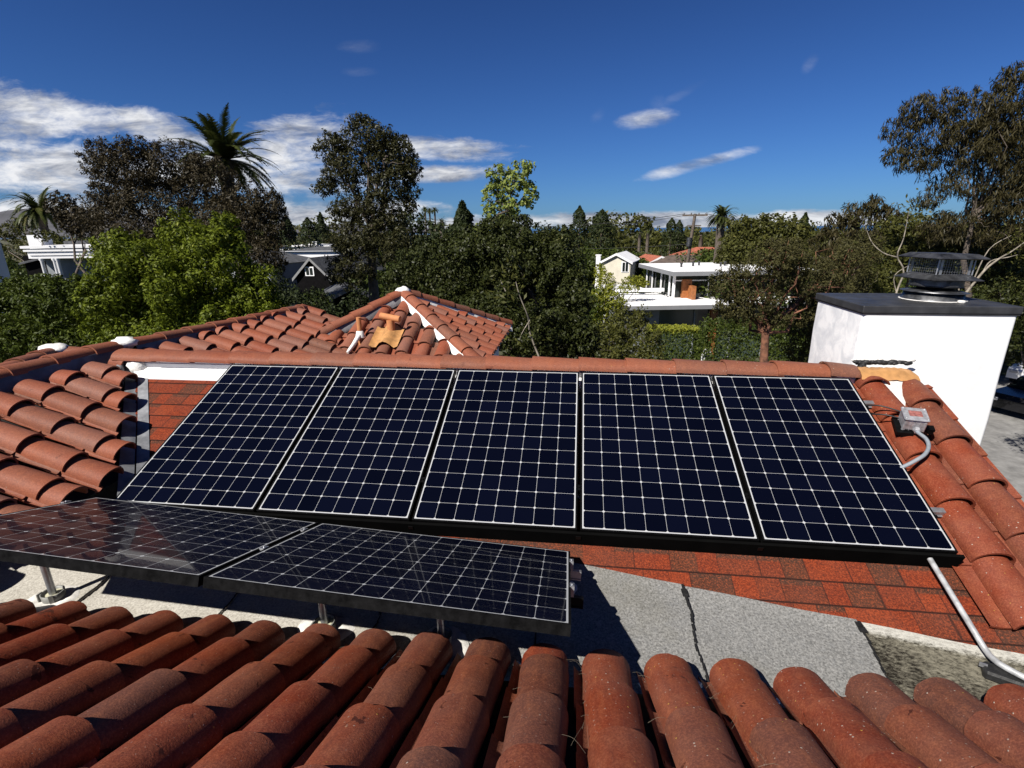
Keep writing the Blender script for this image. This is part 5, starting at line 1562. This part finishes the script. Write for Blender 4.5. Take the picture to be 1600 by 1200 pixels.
ze = at(965, 420, 55)[2]
gable_house('cottage', 'small cream cottage with a white gable and a chimney, left of the modern house', 963, 409, 55, 2.9, 6, .75, -14, M_CREAM, M_WHITE, chimney=(-2.0, .6, .42, at(931, 400, 55)[2], M_WHITE), windows=((.95, at(965, 417, 55)[2], .6, .9),))
gable_house('bungalow', 'far house with a bright red-orange tile roof left of the utility pole', 1032, 410, 60, 2.4, 5, .6, 12, M_WHITE, M_REDROOF)
gable_house('long_house', 'long far house with a low brown roof behind the utility pole', 1088, 412, 58, 9.5, 5, .8, 0, M_WHITE, M_BROWNROOF, hip=True)
gable_house('bungalow', 'far house with a faded pink-red hipped tile roof right of the utility pole', 1103, 402, 72, 9, 7, 1.2, -8, M_CREAM, M_REDROOF, hip=True)
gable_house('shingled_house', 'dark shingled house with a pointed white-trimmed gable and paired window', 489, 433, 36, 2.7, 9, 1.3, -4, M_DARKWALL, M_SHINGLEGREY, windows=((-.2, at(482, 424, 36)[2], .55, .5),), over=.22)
gable_house('shingled_house', 'low grey-roofed wing left of the pointed dark gable', 462, 408, 41, 6.0, 7, 1.0, 80, M_GREYWALL, M_SHINGLEGREY, hip=True)
gable_house('flat_shed', 'low grey-roofed building behind the dark gable', 500, 392, 56, 9, 6, .4, 3, M_WHITE, M_SHINGLEGREY, hip=True)
gable_house('flat_shed', 'white far building with a flat pale roof beyond the shingled houses', 475, 384, 66, 7, 6, .2, 0, M_WHITE, M_WHITE, hip=True, chimney=(1.0, 1.5, .7, at(463, 379, 66)[2], M_WHITE))
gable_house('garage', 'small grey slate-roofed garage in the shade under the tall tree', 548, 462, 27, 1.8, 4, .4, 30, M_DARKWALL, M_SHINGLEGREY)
# white house at far left: chimneys and a stepped white porch cornice
c = at(80, 415, 33); O_ = Vector((c[0], c[1], 0)); Mh = Matrix.Rotation(R(12), 3, 'Z')
wh = thing('white_house', 'white house at the far left with a stepped porch cornice, columns and broad chimney', 'house', (c[0], c[1], 0))
zc = lambda py: at(80, py, 33)[2]
mb = MB()
for i, (py0, py1, ox) in enumerate(((384, 388, .0), (390, 393, .12), (396, 399, .35), (401, 404, .5))):
    hb(mb, -1.75 + ox, 3.2, 0 + ox * .3, 4, zc(py1), zc(py0))
obj('cornice', mb, M_WHITE, wh)
mb = MB(); hb(mb, -1.55, 3.1, .25, 3.8, zc(404), zc(389)); obj('cornice_core', mb, M_WHITE, wh)
for x in (-.75, .1, .32):
    mb = MB(); p = O_ + Mh @ Vector((x, .3, 0)); mb.lathe([(.13, 0), (.115, zc(404) - .2), (.17, zc(404) - .1), (.17, zc(404))], (p.x, p.y, 0), 14); obj('column', mb, M_WHITE, wh)
mb = MB(); hb(mb, -1.2, 3.0, 1.2, 3.9, 0, zc(404)); obj('wall', mb, M_GREYWALL, wh)
mb = MB(); hb(mb, 1.6, 1.95, 1.12, 1.2, zc(412), zc(405)); obj('porthole_window', mb, M_GLASS, wh)
mb = MB(); hb(mb, -1.5, 6.0, 4.0, 9.0, 0, zc(384)); obj('rear_wing', mb, M_DARKWALL, wh)
mb = MB(); hb(mb, -1.55, 6.1, 3.9, 9.1, zc(384), zc(378)); obj('roof', mb, M_SHINGLEGREY, wh)
mb = MB(); hb(mb, -3.1, -2.1, 2.6, 3.6, zc(395), zc(367)); obj('chimney', mb, M_WHITE, wh)
mb = MB(); hb(mb, -2.9, -1.3, 1.5, 5, 0, zc(400))
P = [O_ + Mh @ Vector(q) for q in ((-3.1, 1.2, zc(412)), (-1.2, 1.2, zc(402)), (-1.5, 5, zc(386)), (-3.1, 5, zc(392)))]
obj('side_wing', mb, M_DARKWALL, wh)
mb = MB(); mb.add(P + [p - Vector((0, 0, .12)) for p in P], [(0, 1, 2, 3), (4, 5, 1, 0), (7, 6, 5, 4)]); obj('side_roof', mb, M_SHINGLEGREY, wh)
c2 = at(-30, 385, 27)
t = thing('chimney_block', 'pale rectangular chimney block cut by the left edge of the view', 'chimney', (c2[0], c2[1], 0))
mb = MB(); mb.bbox((c2[0], c2[1], at(0, 367, 27)[2] / 2), (1.25, 1.3, at(0, 367, 27)[2]), .02, Matrix.Rotation(R(12), 3, 'Z')); obj('stack', mb, M_WHITE, t)

# utility pole with cross-arm and wires
p = at(1075, 400, 46); zt = at(1081, 334, 46)[2]
t = thing('utility_pole', 'leaning wooden utility pole with a cross-arm, rising behind the modern house', 'utility pole', (p[0], p[1], 0))
mb = MB(); top = Vector((p[0] + .28, p[1], zt)); mb.tube([(p[0] - .35, p[1], 0), top], [.17, .12], 8)
obj('pole', mb, M_BARK, t)
mb = MB(); mb.box(top + Vector((0, 0, -.12)), (2.0, .12, .14)); mb.box(top + Vector((0, 0, -.95)), (1.1, .10, .10)); obj('crossarm', mb, M_BARK, t)
for i in range(4):
    mb = MB(); mb.lathe([(.06, 0), (.05, .1), (.0, .14)], top + Vector((-.9 + .6 * i, 0, -.05)), 8); obj('insulator', mb, M_VENTMETAL, t)
mb = MB(); mb.tube([top + Vector((-.32, -.1, -2.6)), top + Vector((-.32, -.1, -1.9))], .2, 10); obj('transformer', mb, M_VENTMETAL, t)
def wire(lab, A, B, sag, r=.022):
    mb = MB(); A = Vector(A); B = Vector(B); P = []
    for i in range(17):
        k = i / 16; q = A.lerp(B, k); q.z -= sag * 4 * k * (1 - k); P.append(q)
    mb.tube(P, r, 3, False); tag(obj('overhead_wire', mb, M_CABLE), lab, 'wire', 'overhead wires')
wire('topmost overhead wire running left from the utility pole', top + Vector((-.8, 0, 0)), at(660, 340, 60), 1.0)
wire('overhead wire running left just under the topmost one', top + Vector((-.4, 0, -.05)), at(640, 346, 62), 1.3)
wire('low overhead wire running left from the middle of the pole', top + Vector((0, 0, -2.4)), at(640, 372, 62), .8)
wire('overhead wire running right from the utility pole', top + Vector((.8, 0, 0)), at(1500, 345, 60), 1.0)

# parked vehicles on the driveway to the east
M_CARBLACK = plain('black car paint', (.012, .012, .014), .2, .3, var=.1)
M_CARWHITE = plain('white car paint', (.78, .78, .78), .25, var=.03)
M_TYRE = plain('tyre rubber', (.02, .02, .02), .85)
def car(label, x, y, rot, body_mat, h=1.5, L=4.6, W=1.85, group=None):
    t = thing('parked_car', label, 'car', (x, y, 0), group); t.rotation_euler = (0, 0, R(rot))
    prof = [(-L / 2, .35), (-L / 2, .75), (-L / 2 + .15, .95), (-L * .22, 1.02), (-L * .08, h - .06), (L * .05, h), (L * .30, h - .05), (L / 2 - .35, 1.05), (L / 2, .95), (L / 2, .35)]
    mb = MB(); V = []
    for sx in (-1, 1):
        for px_, z in prof: V.append((sx * W / 2 * (1 - .14 * max(0, z - .95) / .5), px_, z))
    n = len(prof)
    mb.add(V, [tuple(range(n)), tuple(range(2 * n - 1, n - 1, -1))] + [(i, n + i, n + (i + 1) % n, (i + 1) % n) for i in range(n)])
    obj('body', mb, body_mat, t, local=True)
    mb = MB()
    def off(px_, z, sx, o=.006): return (sx * (W / 2 * (1 - .14 * max(0, z - .95) / .5) + o), px_, z)
    for sx in (-1, 1):
        q = [off(-L * .17, 1.06, sx), off(-L * .07, h - .12, sx), off(L * .06, h - .09, sx), off(L * .06, 1.06, sx)]
        mb.add(q, [(0, 1, 2, 3) if sx < 0 else (3, 2, 1, 0)])
        q = [off(L * .075, 1.06, sx), off(L * .075, h - .09, sx), off(L * .28, h - .13, sx), off(L * .36, 1.06, sx)]
        mb.add(q, [(0, 1, 2, 3) if sx < 0 else (3, 2, 1, 0)])
    obj('side_windows', mb, M_GLASS, t, local=True)
    mb = MB(); ww = W / 2 * .86
    mb.add([(-ww, -L * .215, 1.045), (ww, -L * .215, 1.045), (ww * .92, -L * .088, h - .07), (-ww * .92, -L * .088, h - .07)], [(0, 1, 2, 3)])
    mb.v = [(a, b - .012, c + .012) for a, b, c in mb.v]
    obj('windscreen', mb, M_GLASS, t, local=True)
    for sx in (-1, 1):
        for yy in (-L * .31, L * .30):
            mb = MB(); Mw = Matrix.Rotation(R(90), 3, 'Y')
            mb.lathe([(.20, -.11), (.31, -.11), (.335, -.07), (.335, .07), (.31, .11), (.20, .11)], (sx * (W / 2 - .08), yy, .335), 20, M=Mw); w = obj('wheel', mb, M_TYRE, t, local=True)
            mb = MB(); mb.lathe([(0, sx * .10), (.19, sx * .115), (.20, sx * .10)], (sx * (W / 2 - .08), yy, .335), 12, M=Mw); obj('rim', mb, M_ALU, w, local=True)
        mb = MB(); mb.bbox((sx * W * .36, -L / 2 - .004, .72), (.34, .04, .14), .02); obj('headlight', mb, M_ALU, t, local=True)
    return t
cc = atz(1606, 640, .35)
car('black car parked on the shaded driveway at the right edge', cc[0] + 1.2, cc[1] + .9, -62, M_CARBLACK)
cc = at(1600, 600, 29)
car('white car parked beyond the black one, half hidden by the chimney', cc[0] + 1.0, cc[1], -55, M_CARWHITE, h=1.75)

rsd = np.random.RandomState(5)
t = thing('driveway_tree', 'loose tree beside the driveway, its broken shadow falling on the asphalt', 'tree', (15.0, 13.5, 0))
P, Nn = crown_points([(np.array([14.6, 14.2, 6.2]), (2.4, 2.4, 1.3)), (np.array([16.8, 12.6, 5.6]), (2.0, 2.0, 1.2)), (np.array([15.2, 15.6, 4.6]), (1.0, 1.2, .8))], 34, rsd, .22, .3)
leaf_mesh('crown', P - np.array([15.0, 13.5, 0]), Nn, .2 * rsd.uniform(.6, 1.2, len(P)), .4, LEAF['olive'], t, rsd)
mb = MB(); mb.tube([(15, 13.5, 0), (15.1, 13.6, 2.5), (14.9, 13.9, 4.4), (14.6, 14.2, 6.0)], [.18, .14, .10, .04], 8)
mb.tube([(15.05, 13.6, 2.6), (16.0, 13.0, 4.2), (16.8, 12.6, 5.4)], [.10, .07, .03], 6)
obj('trunk', mb, M_BARK, t)

# ------------------------------------------------------------------ the far wooded town: one mass of treetops
rs = np.random.RandomState(77)
PP = []; NN = []; SS = []
for i in range(260):
    px = rs.uniform(-150, 1750); Y = rs.uniform(75, 260)
    hy = 367 - (px / 1600) * 18
    g_ = at(px, hy, Y); k = mpp(Y, px, 360)
    h = rs.uniform(3.0, 8.2) if rs.uniform() < .9 else rs.uniform(8, 11.5)
    r = rs.uniform(1.8, 5.0) * (.6 + Y / 220)
    n = int(260 + 260 * r / 5)
    d = rs.normal(0, 1, (n, 3)); d /= np.linalg.norm(d, axis=1, keepdims=True)
    q = rs.uniform(.7, 1.05, n)
    lob = 1 + .25 * np.sin(d[:, 0] * 5 + i) * np.cos(d[:, 2] * 4 + i)
    P = np.array([g_[0], g_[1], h - r * .7]) + d * (r * q * lob)[:, None] * np.array([1.15, 1.15, .75])
    P = P[P[:, 2] > 0]; dd = d[:len(P)]
    PP.append(P); NN.append(P - np.array([g_[0], g_[1], h - r])); SS.append(np.full(len(P), .35 + Y * .0035))
P = np.concatenate(PP); Nn = np.concatenate(NN); Nn /= np.linalg.norm(Nn, axis=1, keepdims=True)
fw = leaf_mesh('distant_trees', P, Nn * 1.2, np.concatenate(SS) * rs.uniform(.7, 1.3, len(P)), .6, LEAF['olive'], None, rs)
tag(fw, 'far treetops of the wooded town along the horizon', 'trees', kind='stuff')
# mid-distance garden growth that fills the gaps between the nearer trees
PP = []; NN = []; SS = []
for (x0, x1, y0, y1, n0) in ((-900, -150, 30, 90, 60), (-150, 1000, 30, 75, 90), (1120, 1750, 30, 70, 50), (880, 1130, 60, 75, 22), (-100, 700, 16, 28, 40)):
    for i in range(n0):
        px = rs.uniform(x0, x1); Y = rs.uniform(y0, y1); g_ = at(px, 370, Y)
        h = rs.uniform(1.2, 3.6) if y0 < 30 else rs.uniform(2.2, 5.6)
        r = rs.uniform(1.0, 2.4) * (.7 + Y / 90); n = int(700 * r)
        d = rs.normal(0, 1, (n, 3)); d /= np.linalg.norm(d, axis=1, keepdims=True)
        P = np.array([g_[0], g_[1], h - r * .6]) + d * (r * rs.uniform(.7, 1.05, n))[:, None] * np.array([1.1, 1.1, .7])
        k_ = P[:, 2] > 0
        PP.append(P[k_]); NN.append(d[k_]); SS.append(np.full(int(k_.sum()), .14 + Y * .0035))
P = np.concatenate(PP); Nn = np.concatenate(NN)
fw = leaf_mesh('garden_undergrowth', P, Nn, np.concatenate(SS) * rs.uniform(.7, 1.3, len(P)), .55, LEAF['hedge'], None, rs)
tag(fw, 'low garden growth filling the gaps between the nearer trees and houses', 'undergrowth', kind='stuff')
